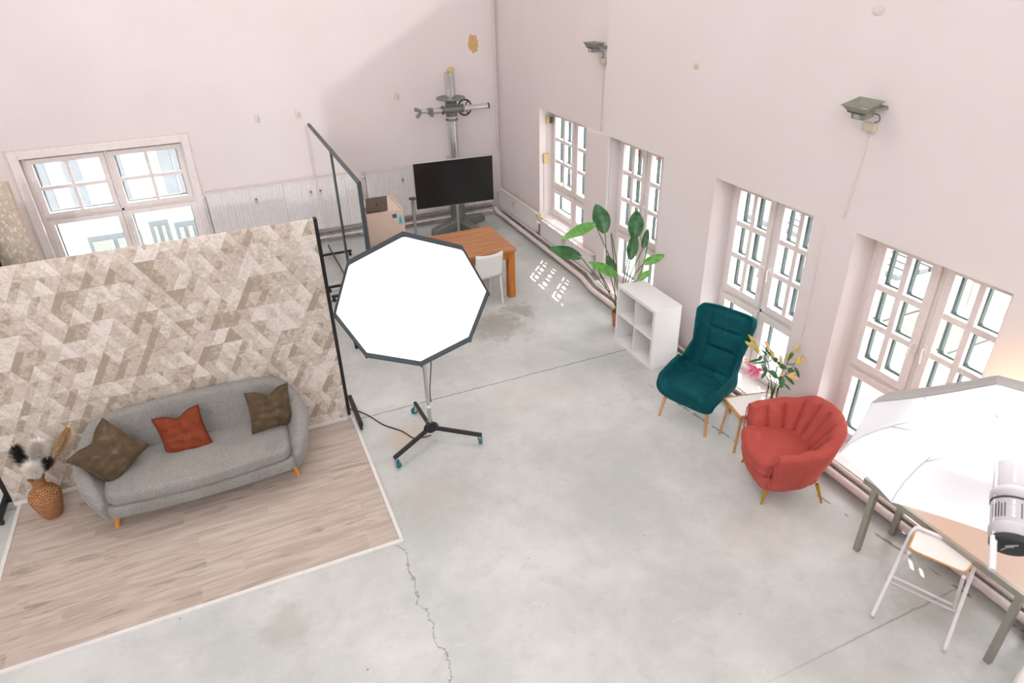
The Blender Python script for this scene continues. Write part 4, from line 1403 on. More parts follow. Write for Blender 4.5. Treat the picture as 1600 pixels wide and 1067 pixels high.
# ------------------------------------------------------------------ teal high-back chair
t = thing('wing_chair', 'teal velvet high-backed lounge chair with thin wooden legs by the window wall', 'armchair', (4.04, 4.56, 0), 0)
fa = math.atan2(-0.37, -0.93)
t.rotation_euler = (0, 0, fa-PI/2)      # local +y = facing
KEY = [ # s, y, z, nx(y), nz, halfwidth, rise, thick
    (0.00, (0.30, 0.33, 0.30, 0.95, 0.275, 0.03, 0.10)),
    (0.04, (0.31, 0.385, 0.15, 0.99, 0.285, 0.07, 0.12)),
    (0.12, (0.26, 0.41, 0.0, 1.0, 0.295, 0.13, 0.13)),
    (0.28, (0.05, 0.395, 0.05, 1.0, 0.30, 0.20, 0.12)),
    (0.40, (-0.14, 0.375, 0.30, 0.95, 0.30, 0.24, 0.11)),
    (0.48, (-0.235, 0.40, 0.72, 0.70, 0.295, 0.26, 0.09)),
    (0.55, (-0.285, 0.50, 0.95, 0.30, 0.275, 0.24, 0.07)),
    (0.68, (-0.345, 0.68, 0.96, 0.27, 0.255, 0.13, 0.065)),
    (0.82, (-0.40, 0.87, 0.96, 0.27, 0.285, 0.13, 0.065)),
    (0.93, (-0.44, 1.00, 0.96, 0.25, 0.30, 0.14, 0.06)),
    (1.00, (-0.465, 1.07, 0.96, 0.25, 0.27, 0.07, 0.05)),
]
def chair_pt(s, v, off):
    y, z, ny, nz, hw, rise, th = interp(KEY, s)
    av = abs(v)
    e = max(0, (av-0.55)/0.45)
    x = hw*(v if av < 0.55 else math.copysign(0.55+0.45*math.sin(e*PI/2)*1.0, v))
    d = rise*(e**1.7)
    n = Vector((0, ny, nz)).normalized()
    # outward direction of the shell there
    lean = e*0.9
    nx = -math.copysign(1, v)*math.sin(lean)
    no = (n*math.cos(lean)+Vector((nx, 0, 0)))
    p = Vector((x, y, z))+n*d
    return p-no*(-off)
bm = B()
rings = []
NV = 18
for i in range(37):
    s = i/36
    th = interp(KEY, s)[6]
    r = [chair_pt(s, -1+2*j/NV, 0) for j in range(NV+1)]
    tt = [0.35+0.65*math.sin(PI*min(1, max(0, (1-abs(-1+2*j/NV))/0.35))/2) for j in range(NV+1)]
    r2_ = [chair_pt(s, -1+2*j/NV, -(0.035+(th-0.035)*tt[j])) for j in range(NV, -1, -1)]
    rings.append(r+r2_)
loft(bm, rings)
finish('upholstered_shell', bm, 'teal', t, angle=180, subsurf=1)
bm = B()
rows = []
for i in range(15):
    s = lerp(0.035, 0.40, i/14)
    row = []
    for j in range(13):
        v_ = -0.66+1.32*j/12
        e = 1-abs(v_/0.66)**4
        f = 1-abs(2*i/14-1)**4
        row.append(chair_pt(s, v_, 0.004+0.055*(e*f)**0.5*1.0))
    rows.append(row)
loft(bm, rows, closed_ring=False, cap=False)
finish('seat_cushion', bm, 'teal', t, angle=180, subsurf=1)
for (sa, sb) in ((0.50, 0.645), (0.65, 0.79), (0.795, 0.965)):
    bm = B(); rows = []
    for i in range(11):
        s = lerp(sa, sb, i/10)
        row = []
        for j in range(13):
            v_ = -0.62+1.24*j/12
            e = 1-abs(v_/0.62)**4
            f = 1-abs(2*i/10-1)**3
            row.append(chair_pt(s, v_, 0.003+0.032*(max(0, e*f))**0.5))
        rows.append(row)
    loft(bm, rows, closed_ring=False, cap=False)
    finish('back_cushion_segment', bm, 'teal', t, angle=180, subsurf=1)
for sx in (-1, 1):
    bm = B(); beam(bm, (sx*0.225, 0.27, 0.265), (sx*0.225, -0.20, 0.27), 0.022, 0.035); finish('side_rail', bm, 'legwood', t, smooth=False, bevel=0.003)
    bm = B(); tube(bm, [(sx*0.235, 0.24, 0.29), (sx*0.27, 0.285, 0.0)], [0.018, 0.013], 12); finish('leg', bm, 'legwood', t)
    bm = B(); tube(bm, [(sx*0.225, -0.17, 0.31), (sx*0.25, -0.27, 0.0)], [0.018, 0.013], 12); finish('leg', bm, 'legwood', t)
bm = B(); beam(bm, (-0.215, -0.02, 0.262), (0.215, -0.02, 0.262), 0.03, 0.03); finish('cross_rail', bm, 'legwood', t, smooth=False)

# ------------------------------------------------------------------ coral tub chair
rc_ = thing('tub_chair', 'coral red velvet tub armchair with fluted back and gold legs', 'armchair', (4.08, 3.37, 0))
fa = math.atan2(0.40, -0.92)
rc_.rotation_euler = (0, 0, fa+PI/2)     # local -y = facing
path = []
hw, yb, yf, rcn = 0.375, 0.31, -0.24, 0.33
for i in range(9):
    path.append(Vector((-hw-0.012*math.sin(PI*i/8), lerp(yf, yb-rcn, i/8))))
for i in range(1, 15):
    a = PI-PI/2*i/15
    path.append(Vector((-hw+rcn+rcn*math.cos(a), yb-rcn+rcn*math.sin(a))))
path = path+[Vector((0.0, yb))]+[Vector((-q.x, q.y)) for q in path][::-1]
dense = []
for a, b_ in zip(path, path[1:]):
    for k in range(4):
        dense.append(a.lerp(b_, k/4))
dense.append(path[-1])
path = dense[::-1]
def rz(u):
    s = min(u, 1-u)
    return interp([(0, 0.61), (0.06, 0.63), (0.22, 0.67), (0.36, 0.77), (0.5, 0.80)], s)
NCH = 10
def chan(u):
    k = (u*NCH) % 1.0
    return 0.042*(abs(math.sin(PI*k))**0.5)-0.016
bm = B()
ushell(bm, path, 0.18, rz, lambda u: -0.055-0.02*math.sin(PI*u), lambda u: 0.05+0.045*math.sin(PI*u), lambda u: interp([(0, 0.085), (0.3, 0.10), (0.5, 0.11)], min(u, 1-u)), 0.36, 0.018, chan, 9)
finish('fluted_shell', bm, 'coral', rc_, angle=50)
bm = B(); pad(bm, outline_u(0.30, 0.25, -0.345, 0.20, 0.09, 0.15, 0.035), 0.31, 0.445, 0.04, 0.02)
finish('seat_cushion', bm, 'coral', rc_, angle=60)
bm = B(); pad(bm, outline_u(0.33, 0.28, -0.315, 0.26, 0.10, 0.18, 0.03), 0.175, 0.307, 0.03, 0.0)
finish('seat_base', bm, 'coral', rc_, angle=60)
bm = B()
for s in (-1, 1):
    tube(bm, [(s*0.318, -0.272, 0.20), (s*0.345, -0.283, 0.40), (s*0.405, -0.262, 0.565)], 0.005, 6)
finish('front_piping', bm, 'coral', rc_)
for sx in (-1, 1):
    for yy, y2 in ((-0.23, -0.265), (0.20, 0.265)):
        bm = B(); tube(bm, [(sx*0.25, yy, 0.19), (sx*0.285, y2, 0.0)], [0.016, 0.009], 12); finish('leg', bm, 'gold', rc_)

# ------------------------------------------------------------------ side table, vase and lilies
t = thing('side_table', 'small white-topped side table with wooden legs between the teal and coral chairs', 'side table', (4.23, 3.985, 0), R_(-12))
bm = B(); box(bm, (-0.22, -0.15, 0.425), (0.22, 0.15, 0.436)); finish('white_top', bm, 'white', t, smooth=False)
bm = B()
for lo, hi in (((-0.235, -0.165, 0.40), (0.235, -0.15, 0.44)), ((-0.235, 0.15, 0.40), (0.235, 0.165, 0.44)), ((-0.235, -0.15, 0.40), (-0.22, 0.15, 0.44)), ((0.22, -0.15, 0.40), (0.235, 0.15, 0.44))):
    box(bm, lo, hi)
finish('edge_frame', bm, 'legwood', t, smooth=False)
for sx in (-1, 1):
    for sy in (-1, 1):
        bm = B(); tube(bm, [(sx*0.19, sy*0.12, 0.42), (sx*0.225, sy*0.15, 0.0)], [0.016, 0.012], 10); finish('leg', bm, 'legwood', t)
VB = Vector((4.40, 3.95, 0.437))
bm = B()
lathe(bm, [(0.0, 0.0), (0.045, 0.0), (0.05, 0.02), (0.05, 0.17), (0.055, 0.19), (0.052, 0.19), (0.047, 0.17), (0.047, 0.02), (0, 0.008)], 28, Matrix.Translation(VB))
mesh_thing('glass_vase', bm, 'glass', 'clear glass vase on the small side table behind the coral chair', 'vase')
t = thing('lily_bouquet', 'lily bouquet with pink blooms and yellow green buds in the glass vase', 'flowers', tuple(VB))
def L(p):
    return Vector(p)-VB
J = [(4.339, 4.02, 0.864), (4.322, 3.967, 0.767), (4.409, 3.963, 0.82), (4.503, 3.939, 0.846)]
def blade(bm, base, tip, w, droop=0.0, fold=0.25, n=10, nv=None, wave=0.0):
    base, tip = Vector(base), Vector(tip)
    d = tip-base; Ln = d.length; d.normalize()
    view = Vector((-0.35, -0.75, 0.55)) if nv is None else Vector(nv)
    s = d.cross(view).normalized(); up_ = s.cross(d).normalized()
    rows = []
    for i in range(n+1):
        q = i/n
        ww = w/2*(math.sin(PI*min(1, q*0.97+0.03))**0.62)*(1-0.25*q)
        c0 = base+d*Ln*q+up_*(droop*Ln*4*q*(1-q))
        lift = ww*fold
        wv = wave*w*math.sin(q*9)
        rows.append([c0-s*ww+up_*(lift+wv), c0-s*ww*0.5+up_*lift*0.35, c0, c0+s*ww*0.5+up_*lift*0.35, c0+s*ww+up_*(lift-wv)])
    loft(bm, rows, closed_ring=False, cap=False)
bm = B()
for a in J+[(4.28, 4.05, 0.86), (4.42, 3.9, 0.77), (4.55, 3.9, 0.83)]:
    a = L(a)
    tube(bm, catmull([Vector((random.uniform(-.02, .02), random.uniform(-.02, .02), 0.02)), Vector((a.x*0.25, a.y*0.25, 0.2)), a], 5), 0.004, 6)
finish('stems', bm, 'stem', t)
buds = [((4.237, 4.117, 1.051), (4.193, 4.179, 1.121), 0.0318), ((4.215, 4.099, 1.007), (4.152, 4.163, 1.067), 0.0358), ((4.249, 4.062, 0.971), (4.229, 4.119, 1.048), 0.0318), ((4.348, 4.03, 0.986), (4.323, 4.092, 1.069), 0.0302), ((4.365, 3.984, 0.924), (4.354, 4.033, 0.996), 0.0334), ((4.416, 3.927, 0.867), (4.428, 3.969, 0.943), 0.0286), ((4.537, 3.931, 0.957), (4.618, 3.94, 1.028), 0.0271), ((4.481, 3.926, 0.91), (4.495, 3.948, 0.955), 0.0271), ((4.542, 3.871, 0.864), (4.609, 3.886, 0.935), 0.0398), ((4.56, 3.861, 0.887), (4.63, 3.851, 0.919), 0.0239)]
for i, (a, b_, w) in enumerate(buds):
    a, b_ = L(a), L(b_)
    bm = B()
    tube(bm, [lerp(a, b_, q) for q in (0, 0.15, 0.4, 0.7, 0.9, 1.0)], [0.005, w*0.34, w*0.5, w*0.42, w*0.2, 0.002], 8)
    o = finish('bud', bm, 'budpink' if i in (3, 5, 9) else 'bud', t)
    j = L(min(J, key=lambda q: (Vector(q)-(a+VB)).length))
    bm = B(); tube(bm, [j, lerp(j, a, 0.5)+Vector((0, 0, -0.01)), a], 0.003, 6); finish('bud_stalk', bm, 'stem', t)
lvs = [((4.295, 4.056, 0.893), (4.164, 4.095, 0.865), 0.0239), ((4.333, 4.025, 0.868), (4.198, 4.074, 0.854), 0.0175), ((4.286, 4.074, 0.914), (4.268, 4.055, 0.873), 0.0318), ((4.411, 3.984, 0.855), (4.314, 4.13, 1.024), 0.0143), ((4.317, 3.991, 0.802), (4.246, 3.974, 0.727), 0.0318), ((4.322, 4.002, 0.823), (4.277, 4.0, 0.789), 0.0398), ((4.344, 3.975, 0.794), (4.385, 3.913, 0.724), 0.0477), ((4.426, 3.908, 0.744), (4.401, 3.856, 0.643), 0.0557), ((4.42, 3.984, 0.862), (4.491, 3.914, 0.798), 0.0318), ((4.431, 3.872, 0.688), (4.48, 3.811, 0.624), 0.0191), ((4.457, 3.899, 0.75), (4.525, 3.819, 0.668), 0.0271), ((4.5, 3.914, 0.804), (4.548, 3.867, 0.761), 0.0477), ((4.562, 3.896, 0.817), (4.579, 3.832, 0.726), 0.0286), ((4.579, 3.966, 0.941), (4.518, 3.95, 0.873), 0.0318), ((4.399, 4.015, 0.897), (4.42, 3.984, 0.862), 0.0398), ((4.482, 3.931, 0.819), (4.431, 3.953, 0.82), 0.0398), ((4.346, 4.051, 0.919), (4.308, 4.101, 0.972), 0.0159)]
for a, b_, w in lvs:
    bm = B(); blade(bm, L(a), L(b_), w*1.25, 0.06)
    finish('leaf', bm, 'leafd', t, angle=180)
pet = [((4.156, 3.992, 0.855), (4.069, 4.05, 0.929)), ((4.156, 3.992, 0.855), (4.036, 4.001, 0.827)), ((4.176, 3.979, 0.847), (4.114, 4.009, 0.894)), ((4.174, 3.975, 0.841), (4.088, 3.957, 0.792)), ((4.181, 3.972, 0.84), (4.131, 3.927, 0.774)), ((4.176, 3.979, 0.847), (4.218, 3.938, 0.85))]
bm = B()
for a, b_ in pet:
    blade(bm, L(a), L(b_), 0.046, 0.08, 0.3)
finish('pink_lily_bloom', bm, 'petal', t, angle=180)
bm = B()
for a, b_ in pet:
    a, b_ = L(a), L(b_)
    blade(bm, a+Vector((-.002, -.006, .004)), lerp(a, b_, 0.62)+Vector((-.002, -.006, .004)), 0.022, 0.1, 0.3)
finish('bloom_heart', bm, 'petalhot', t, angle=180)
bm = B()
cb = Vector((4.458, 3.871, 0.766))
blade(bm, L(cb), L((4.56, 3.809, 0.735)), 0.04, 0.1); blade(bm, L(cb), L((4.53, 3.84, 0.80)), 0.03, 0.1)
cb = Vector((4.394, 3.882, 0.8))
for k in range(5):
    a = 2*PI*k/5
    blade(bm, L(cb), L(cb+Vector((0.03*math.cos(a), -0.012, 0.032*math.sin(a)))), 0.02, 0.1)
finish('blush_lily_bloom', bm, 'budpink', t, angle=180)
bm = B(); tube(bm, [L((4.236, 4.094, 0.851)), L((4.158, 4.145, 0.881))], [0.012, 0.004], 8); finish('bud', bm, 'budpink', t)

# ------------------------------------------------------------------ strelitzia plant
PR = Vector((4.345, 6.62, 0))
t = thing('bird_of_paradise_plant', 'tall green bird of paradise plant in a terracotta pot behind the cube shelf', 'plant', tuple(PR))
bm = B(); lathe(bm, [(0, 0), (0.07, 0), (0.085, 0.16), (0.095, 0.165), (0.098, 0.21), (0.088, 0.21), (0.084, 0.18), (0, 0.18)], 28); finish('pot', bm, 'pot', t)
bm = B(); lathe(bm, [(0, 0.19), (0.084, 0.188), (0.084, 0.184), (0, 0.184)], 20); finish('soil', bm, 'soil', t)
LV = [((4.166, 6.762, 1.266), (4.142, 6.968, 1.581), 0.215, 'leafd', [(4.20, 6.68, 0.8)]),
      ((4.005, 6.737, 1.417), (3.506, 6.649, 1.338), 0.135, 'leafl', [(4.24, 6.74, 1.25), (4.29, 6.65, 0.8)]),
      ((3.715, 6.544, 1.11), (3.311, 6.627, 1.269), 0.15, 'leafd', [(3.93, 6.50, 0.92), (4.15, 6.55, 0.55)]),
      ((4.192, 6.461, 0.8), (3.801, 6.527, 1.042), 0.125, 'leafl', [(4.25, 6.53, 0.55)]),
      ((4.257, 6.622, 0.7), (4.226, 6.793, 0.955), 0.125, 'leafd', [(4.27, 6.62, 0.5)]),
      ((4.576, 6.733, 1.126), (4.69, 6.878, 1.441), 0.20, 'leafd', [(4.48, 6.70, 0.85)]),
      ((4.43, 6.567, 0.932), (4.556, 6.685, 1.221), 0.145, 'leafd', [(4.40, 6.6, 0.6)]),
      ((4.32, 6.12, 1.07), (4.575, 6.07, 1.15), 0.11, 'leafl', [(4.33, 6.33, 0.80)]),
      ((4.279, 6.156, 0.845), (4.464, 6.145, 0.953), 0.08, 'leafl', [(4.32, 6.40, 0.66)]),
      ((4.562, 6.50, 1.08), (4.66, 6.568, 1.30), 0.085, 'leafd', [(4.42, 6.54, 0.7)])]
for k, (a, b_, w, mt, via) in enumerate(LV):
    a, b_ = Vector(a)-PR, Vector(b_)-PR
    bm = B(); blade(bm, a, b_, w*1.12, 0.06, 0.35, 18, wave=0.06)
    lf = finish('leaf', bm, mt, t, angle=180)
    d_ = (b_-a)
    vw = Vector((-0.35, -0.75, 0.55)); s__ = d_.normalized().cross(vw).normalized(); upv = s__.cross(d_.normalized())
    bm = B(); tube(bm, [a+d_*q+upv*(0.05*d_.length*4*q*(1-q)+0.001) for q in (0, 0.25, 0.5, 0.75, 0.97)], [0.005, 0.004, 0.003, 0.002, 0.001], 6)
    finish('midrib', bm, 'midrib', lf)
    ang_ = k*0.63
    pts = [Vector((0.03*math.cos(ang_), 0.03*math.sin(ang_), 0.185))]+[Vector(q)-PR for q in via]+[a]
    bm = B(); tube(bm, catmull(pts, 8), 0.0065, 8)
    finish('leaf_stalk', bm, 'stem', t)
bm = B(); tube(bm, catmull([Vector((0.03, 0, 0.185)), Vector((4.50, 6.45, 0.72))-PR, Vector((4.60, 6.48, 1.05))-PR, Vector((4.62, 6.50, 1.2))-PR], 6), [0.008]*18+[0.003], 8)
finish('spear_shoot', bm, 'leafl', t)

# ------------------------------------------------------------------ white reflector umbrella with strobe
uc = Vector((2.68, 1.18, 2.35)); un = Vector((-0.70, -0.58, -0.42)).normalized()
t = thing('studio_umbrella', 'large white studio umbrella glowing at the right edge above the steel table', 'umbrella', tuple(uc))
uu = Vector((0, 0, 1)).cross(un).normalized(); uv = un.cross(uu)
angs = [1.86+2*PI*k/8 for k in range(8)]
NU = 9
def umb_pt(a_i, f, s, off=0.0):
    """f 0..1 between rib a_i and next, s 0..1 from apex to rim"""
    a0, a1 = angs[a_i], angs[a_i]+2*PI/8
    p0 = uu*math.cos(a0)+uv*math.sin(a0); p1 = uu*math.cos(a1)+uv*math.sin(a1)
    rr = 0.60*math.sin(s*PI/2*0.80)/math.sin(PI/2*0.80)
    dep = 0.27*(1-s**1.75)
    q = p0.lerp(p1, f)
    q = q*(1+0.02*math.sin(PI*f)*(1-s))
    rimcut = -0.012*math.sin(PI*f)*s
    return q*(rr+rimcut)+(-un)*(dep+off)
def umb_surface(off):
    bm = B()
    for a in range(8):
        rows = []
        for i in range(NU+1):
            s = 0.03+0.97*i/NU
            rows.append([umb_pt(a, j/6, s, off) for j in range(7)])
        loft(bm, rows, closed_ring=False, cap=False)
    bmesh.ops.remove_doubles(bm, verts=bm.verts[:], dist=0.0005)
    return bm
finish('white_lining', umb_surface(0.0), 'umbin', t, angle=30)
finish('outer_canopy', umb_surface(0.006), 'umbout', t, angle=30)
for a in range(8):
    bm = B(); tube(bm, [umb_pt(a, 0, 0.03+0.97*i/8, -0.005) for i in range(9)], 0.0022, 6); rb = finish('rib', bm, 'strobe', t)
    bm = B(); tube(bm, [umb_pt(a, 0, 0.55, -0.008), un*(-0.12)], 0.0025, 6); finish('stretcher', bm, 'strobe', rb)
bm = B(); tube(bm, [-un*0.29, un*0.44], 0.006, 10); finish('shaft', bm, 'whitemetal', t)
bm = B(); tube(bm, [un*0.30, un*0.44], 0.013, 12); finish('shaft_grip', bm, 'whitemetal', t)

# strobe head
off = rt*0.073+Vector((0, 0, -0.01))
sb = uc+off
t = thing('strobe_head', 'pale cylindrical studio flash head in front of the white umbrella at the right edge', 'studio flash', tuple(sb))
def cyl(a, b, r, mat, name, seg=32, bev=0.0):
    bm = B()
    A, C3 = un*a, un*b
    k = bev
    if k:
        tube(bm, [A, A+(C3-A).normalized()*0.001, A+(C3-A).normalized()*k, C3-(C3-A).normalized()*k, C3-(C3-A).normalized()*0.001, C3], [r-k, r-k*0.7, r, r, r-k*0.7, r-k], seg)
    else:
        tube(bm, [A, C3], r, seg)
    return finish(name, bm, mat, t)
cyl(-0.02, 0.11, 0.068, 'strobe', 'flash_barrel')
cyl(0.10, 0.155, 0.078, 'strobe', 'front_ring', bev=0.015)
cyl(0.155, 0.162, 0.0765, 'rubber', 'seam_ring')
bd = cyl(0.16, 0.265, 0.073, 'strobe', 'body')
cyl(0.255, 0.315, 0.078, 'strobe', 'rear_ring', bev=0.015)
cyl(0.312, 0.345, 0.074, 'rubber', 'control_panel', bev=0.006)
e1, e2 = frame_of(un)
bm = B()
# controls and lettering on the dark rear panel
def rp(x, y, z=0.3465):
    return un*z+rt*x+(un.cross(rt)).normalized()*y
for x0, x1, y0, y1 in ((-0.03, -0.024, -0.02, 0.02), (-0.03, 0.0, 0.016, 0.02), (0.01, 0.014, -0.02, 0.02), (0.02, 0.045, -0.004, 0.0), (-0.045, 0.04, 0.035, 0.042), (0.02, 0.045, -0.02, -0.016)):
    vs = [bm.verts.new(rp(x, y, z)) for z in (0.3452, 0.3475) for x, y in ((x0, y0), (x1, y0), (x1, y1), (x0, y1))]
    bm.faces.new(vs[4:]); bm.faces.new(vs[:4][::-1])
    for k in range(4):
        bm.faces.new((vs[k], vs[(k+1) % 4], vs[4+(k+1) % 4], vs[4+k]))
finish('panel_markings', bm, 'strobe', t, smooth=False)
# vent slots and vertical lettering on the body
cdir = (Vector((0, 0, 4.25))-sb); cdir = (cdir-un*cdir.dot(un)).normalized(); sdir = un.cross(cdir)
bm = B()
for k, a in enumerate((-52, -42, -33, -25, 18, 27, 36, 46, 56)):
    rr = cdir*math.cos(R_(a))+sdir*math.sin(R_(a))
    beam(bm, rr*0.0735+un*(0.18+0.004*(k % 3)), rr*0.0735+un*0.245, 0.003, 0.003, rr)
finish('vent_slots', bm, 'rubber', t, smooth=False)
def letters(bm, word, z0, dz, r, h=0.012, a0=-3.0):
    rr = cdir*math.cos(R_(a0))+sdir*math.sin(R_(a0)); tt = un.cross(rr)
    G = {'l': [(0, 0, 0, 1)], 'i': [(0, 0, 0, .6)], 'n': [(0, 0, 0, .6), (0, .6, .5, .6), (.5, 0, .5, .6)], 'c': [(0, 0, 0, .6), (0, .6, .5, .6), (0, 0, .5, 0)], 'h': [(0, 0, 0, 1), (0, .55, .5, .55), (.5, 0, .5, .55)], 'r': [(0, 0, 0, .6), (0, .6, .5, .6)], 'o': [(0, 0, 0, .6), (0, .6, .5, .6), (.5, 0, .5, .6), (0, 0, .5, 0)], 'm': [(0, 0, 0, .6), (0, .6, .8, .6), (.4, 0, .4, .6), (.8, 0, .8, .6)], 'e': [(0, 0, 0, .6), (0, .6, .5, .6), (.5, .3, .5, .6), (0, .3, .5, .3), (0, 0, .5, 0)]}
    x = 0
    for ch in word:
        for (xa, ya, xb, yb_) in G[ch]:
            p = rr*r-un*((x+xa*dz)-z0)+tt*(ya-0.5)*h
            q = rr*r-un*((x+xb*dz)-z0)+tt*(yb_-0.5)*h
            beam(bm, p, q+(q-p).normalized()*0.0005, 0.0022, 0.0015, rr)
        x += dz*(1.2 if ch == 'm' else 0.85 if ch not in 'il' else 0.4)
bm = B(); letters(bm, 'elinchrom', 0.245, 0.011, 0.0738)
finish('lettering', bm, 'umbin', t, smooth=False)
bm = B(); letters(bm, 'elinchrom', 0.088, 0.011, 0.0685)
finish('lettering', bm, 'umbin', t, smooth=False)
bm = B(); rr = cdir; beam(bm, rr*0.0725+un*0.165-sdir*0.003, rr*0.0725+un*0.25-sdir*0.003, 0.02, 0.0015, rr)
finish('name_strip', bm, 'greenware', t, smooth=False)
# the lamp inside
light('flash_modelling_lamp', 'SPOT', tuple(sb-un*0.03), 75, (1.0, 0.98, 0.98), tuple(-un), spot_size=R_(150), spot_blend=0.3, shadow_soft_size=0.05)
# boom from a stand outside the frame
t = thing('boom_stand', 'boom arm holding the flash head from the right edge', 'light stand', (4.05, 0.35, 0))
bp = sb+un*0.2+rt*0.085-Vector((4.05, 0.35, 0))
bm = B(); tube(bm, [bp, Vector((0, 0, 2.28))], 0.014, 10); finish('boom_arm', bm, 'blackmetal', t)
bm = B(); tube(bm, [(0, 0, 0.05), (0, 0, 2.35)], 0.018, 12); finish('column', bm, 'blackmetal', t)
for k in range(3):
    a = 2*PI*k/3+0.6
    bm = B(); tube(bm, [(0, 0, 0.5), (0.42*math.cos(a), 0.42*math.sin(a), 0.012)], 0.011, 8); finish('leg', bm, 'blackmetal', t)

# ------------------------------------------------------------------ steel table
t = thing('steel_table', 'tan-topped table on square steel legs under the white umbrella', 'table', (4.33, 1.93, 0))
bm = B(); box(bm, (-0.27, -0.62, 0.672), (0.27, 0.62, 0.688)); finish('tabletop', bm, 'tabletop', t, smooth=False)
bm = B()
for lo, hi in (((-0.30, -0.65, 0.64), (-0.27, 0.65, 0.69)), ((0.27, -0.65, 0.64), (0.30, 0.65, 0.69)), ((-0.27, -0.65, 0.64), (0.27, -0.62, 0.69)), ((-0.27, 0.62, 0.64), (0.27, 0.65, 0.69))):
    box(bm, lo, hi)
finish('steel_frame', bm, 'steel', t, smooth=False, bevel=0.002)
for sx in (-1, 1):
    for sy in (-1, 1):
        bm = B(); xx = sx*0.275 if sx < 0 else 0.125
        box(bm, (xx-0.022, sy*0.55-0.022-(0.0), 0.0), (xx+0.022, sy*0.55+0.022, 0.64)); finish('leg', bm, 'steel', t, smooth=False, bevel=0.002)

# folding stool
t = thing('folding_stool', 'white folding stool with plywood-edged seat beside the steel table', 'stool', (3.94, 1.85, 0))
fx = Vector((0.22, -0.41, 0)).normalized()     # along the seat width
def PP(x, y, z):
    return Vector((x, y, z))-Vector((3.94, 1.85, 0))
bm = B()
A0, A1 = PP(3.63, 1.96, 0.012), PP(3.85, 1.55, 0.012)
T0, T1 = PP(3.955, 2.075, 0.668), PP(4.125, 1.715, 0.668)
tube(bm, [A0, A0.lerp(T0, 0.5)]+catmull([A0.lerp(T0, 0.93), T0.lerp(T1, 0.04), T0.lerp(T1, 0.14)+Vector((0.008, 0.003, 0))], 5)+[T0.lerp(T1, 0.5)+Vector((0.010, 0.005, 0))]+catmull([T0.lerp(T1, 0.86)+Vector((0.008, 0.003, 0)), T0.lerp(T1, 0.96), A1.lerp(T1, 0.93)], 5)+[A1.lerp(T1, 0.5), A1], 0.0135, 10)
finish('front_leg_frame', bm, 'whitemetal', t)
bm = B()
B0, B1 = PP(4.03, 2.16, 0.012), PP(4.22, 1.76, 0.012)
F0, F1 = PP(3.79, 1.96, 0.60), PP(3.93, 1.66, 0.60)
for a, b_ in ((B0, F0), (B1, F1)):
    tube(bm, [a, b_], 0.012, 10)
tube(bm, [B0.lerp(F0, 0.12), B1.lerp(F1, 0.12)], 0.010, 10)
finish('rear_leg_frame', bm, 'whitemetal', t)
bm = B(); tube(bm, [A0.lerp(T0, 0.40), A1.lerp(T1, 0.40)], 0.011, 10); finish('footrest', bm, 'strobe', t)
s0, s1, s2, s3 = PP(3.99, 2.075, 0.64), PP(4.165, 1.72, 0.64), PP(3.925, 1.655, 0.63), PP(3.77, 1.965, 0.63)
def seat_ring(k, dz):
    c0 = (s0+s1+s2+s3)/4
    out = []
    P4 = [s0, s1, s2, s3]
    for i in range(4):
        p, pn, pp = P4[i], P4[(i+1) % 4], P4[i-1]
        for f in range(4):
            q = f/3
            a = p+(pp-p).normalized()*0.04; b_ = p+(pn-p).normalized()*0.04
            out.append(((1-q)**2*a+2*q*(1-q)*p+q*q*b_))
    return [c0+(o_-c0)*k+Vector((0, 0, dz)) for o_ in out]
bm = B(); loft(bm, [seat_ring(0.99, 0), seat_ring(1.02, 0.004), seat_ring(1.02, 0.010), seat_ring(1.0, 0.012)]); se = finish('seat_edge', bm, 'plywood', t, smooth=False)
bm = B(); loft(bm, [seat_ring(0.96, 0.0125), seat_ring(0.96, 0.0145)]); finish('seat', bm, 'white', t, smooth=False)
for P0 in (A0, A1, B0, B1):
    bm = B(); tube(bm, [P0-Vector((0, 0, 0.012)), P0+Vector((0, 0, 0.018))], 0.016, 10); finish('rubber_foot', bm, 'strobe', t)

# pouf, bottom right corner
t = thing('pouf', 'white rounded seat just entering the bottom right corner', 'pouf', (3.98, 0.86, 0))
def rrect(h, r, n=6):
    o = []
    for cx, cy, a0 in ((h-r, -h+r, -PI/2), (h-r, h-r, 0), (-h+r, h-r, PI/2), (-h+r, -h+r, PI)):
        for i in range(n+1):
            a = a0+PI/2*i/n
            o.append((cx+r*math.cos(a), cy+r*math.sin(a)))
    return o
bm = B(); pad(bm, rrect(0.30, 0.12), 0.06, 0.45, 0.05, 0.015); finish('upholstered_body', bm, 'white', t)
for sx in (-1, 1):
    for sy in (-1, 1):
        bm = B(); tube(bm, [(sx*0.2, sy*0.2, 0.07), (sx*0.2, sy*0.2, 0.0)], 0.018, 10); finish('leg', bm, 'legwood', t)
t.rotation_euler = (0, 0, R_(12))

# added warm bulb, hidden behind the umbrella, for the glow on the wall
t = thing('added_glow_bulb', 'added warm bulb hidden behind the umbrella to make the wall glow', 'lamp', (4.50, 2.12, 1.55))
bm = B(); tube(bm, [(0.155, 0, 0), (0.06, 0, 0)], 0.02, 10); finish('wall_mount', bm, 'whitemetal', t)
bm = B(); lathe(bm, [(0, -0.04), (0.03, -0.03), (0.045, 0), (0.03, 0.03), (0, 0.04)], 16); finish('bulb', bm, 'bulb', t)
light('added_glow_light', 'POINT', (4.44, 2.12, 1.55), 5.0, (1.0, 0.62, 0.32), shadow_soft_size=0.05)

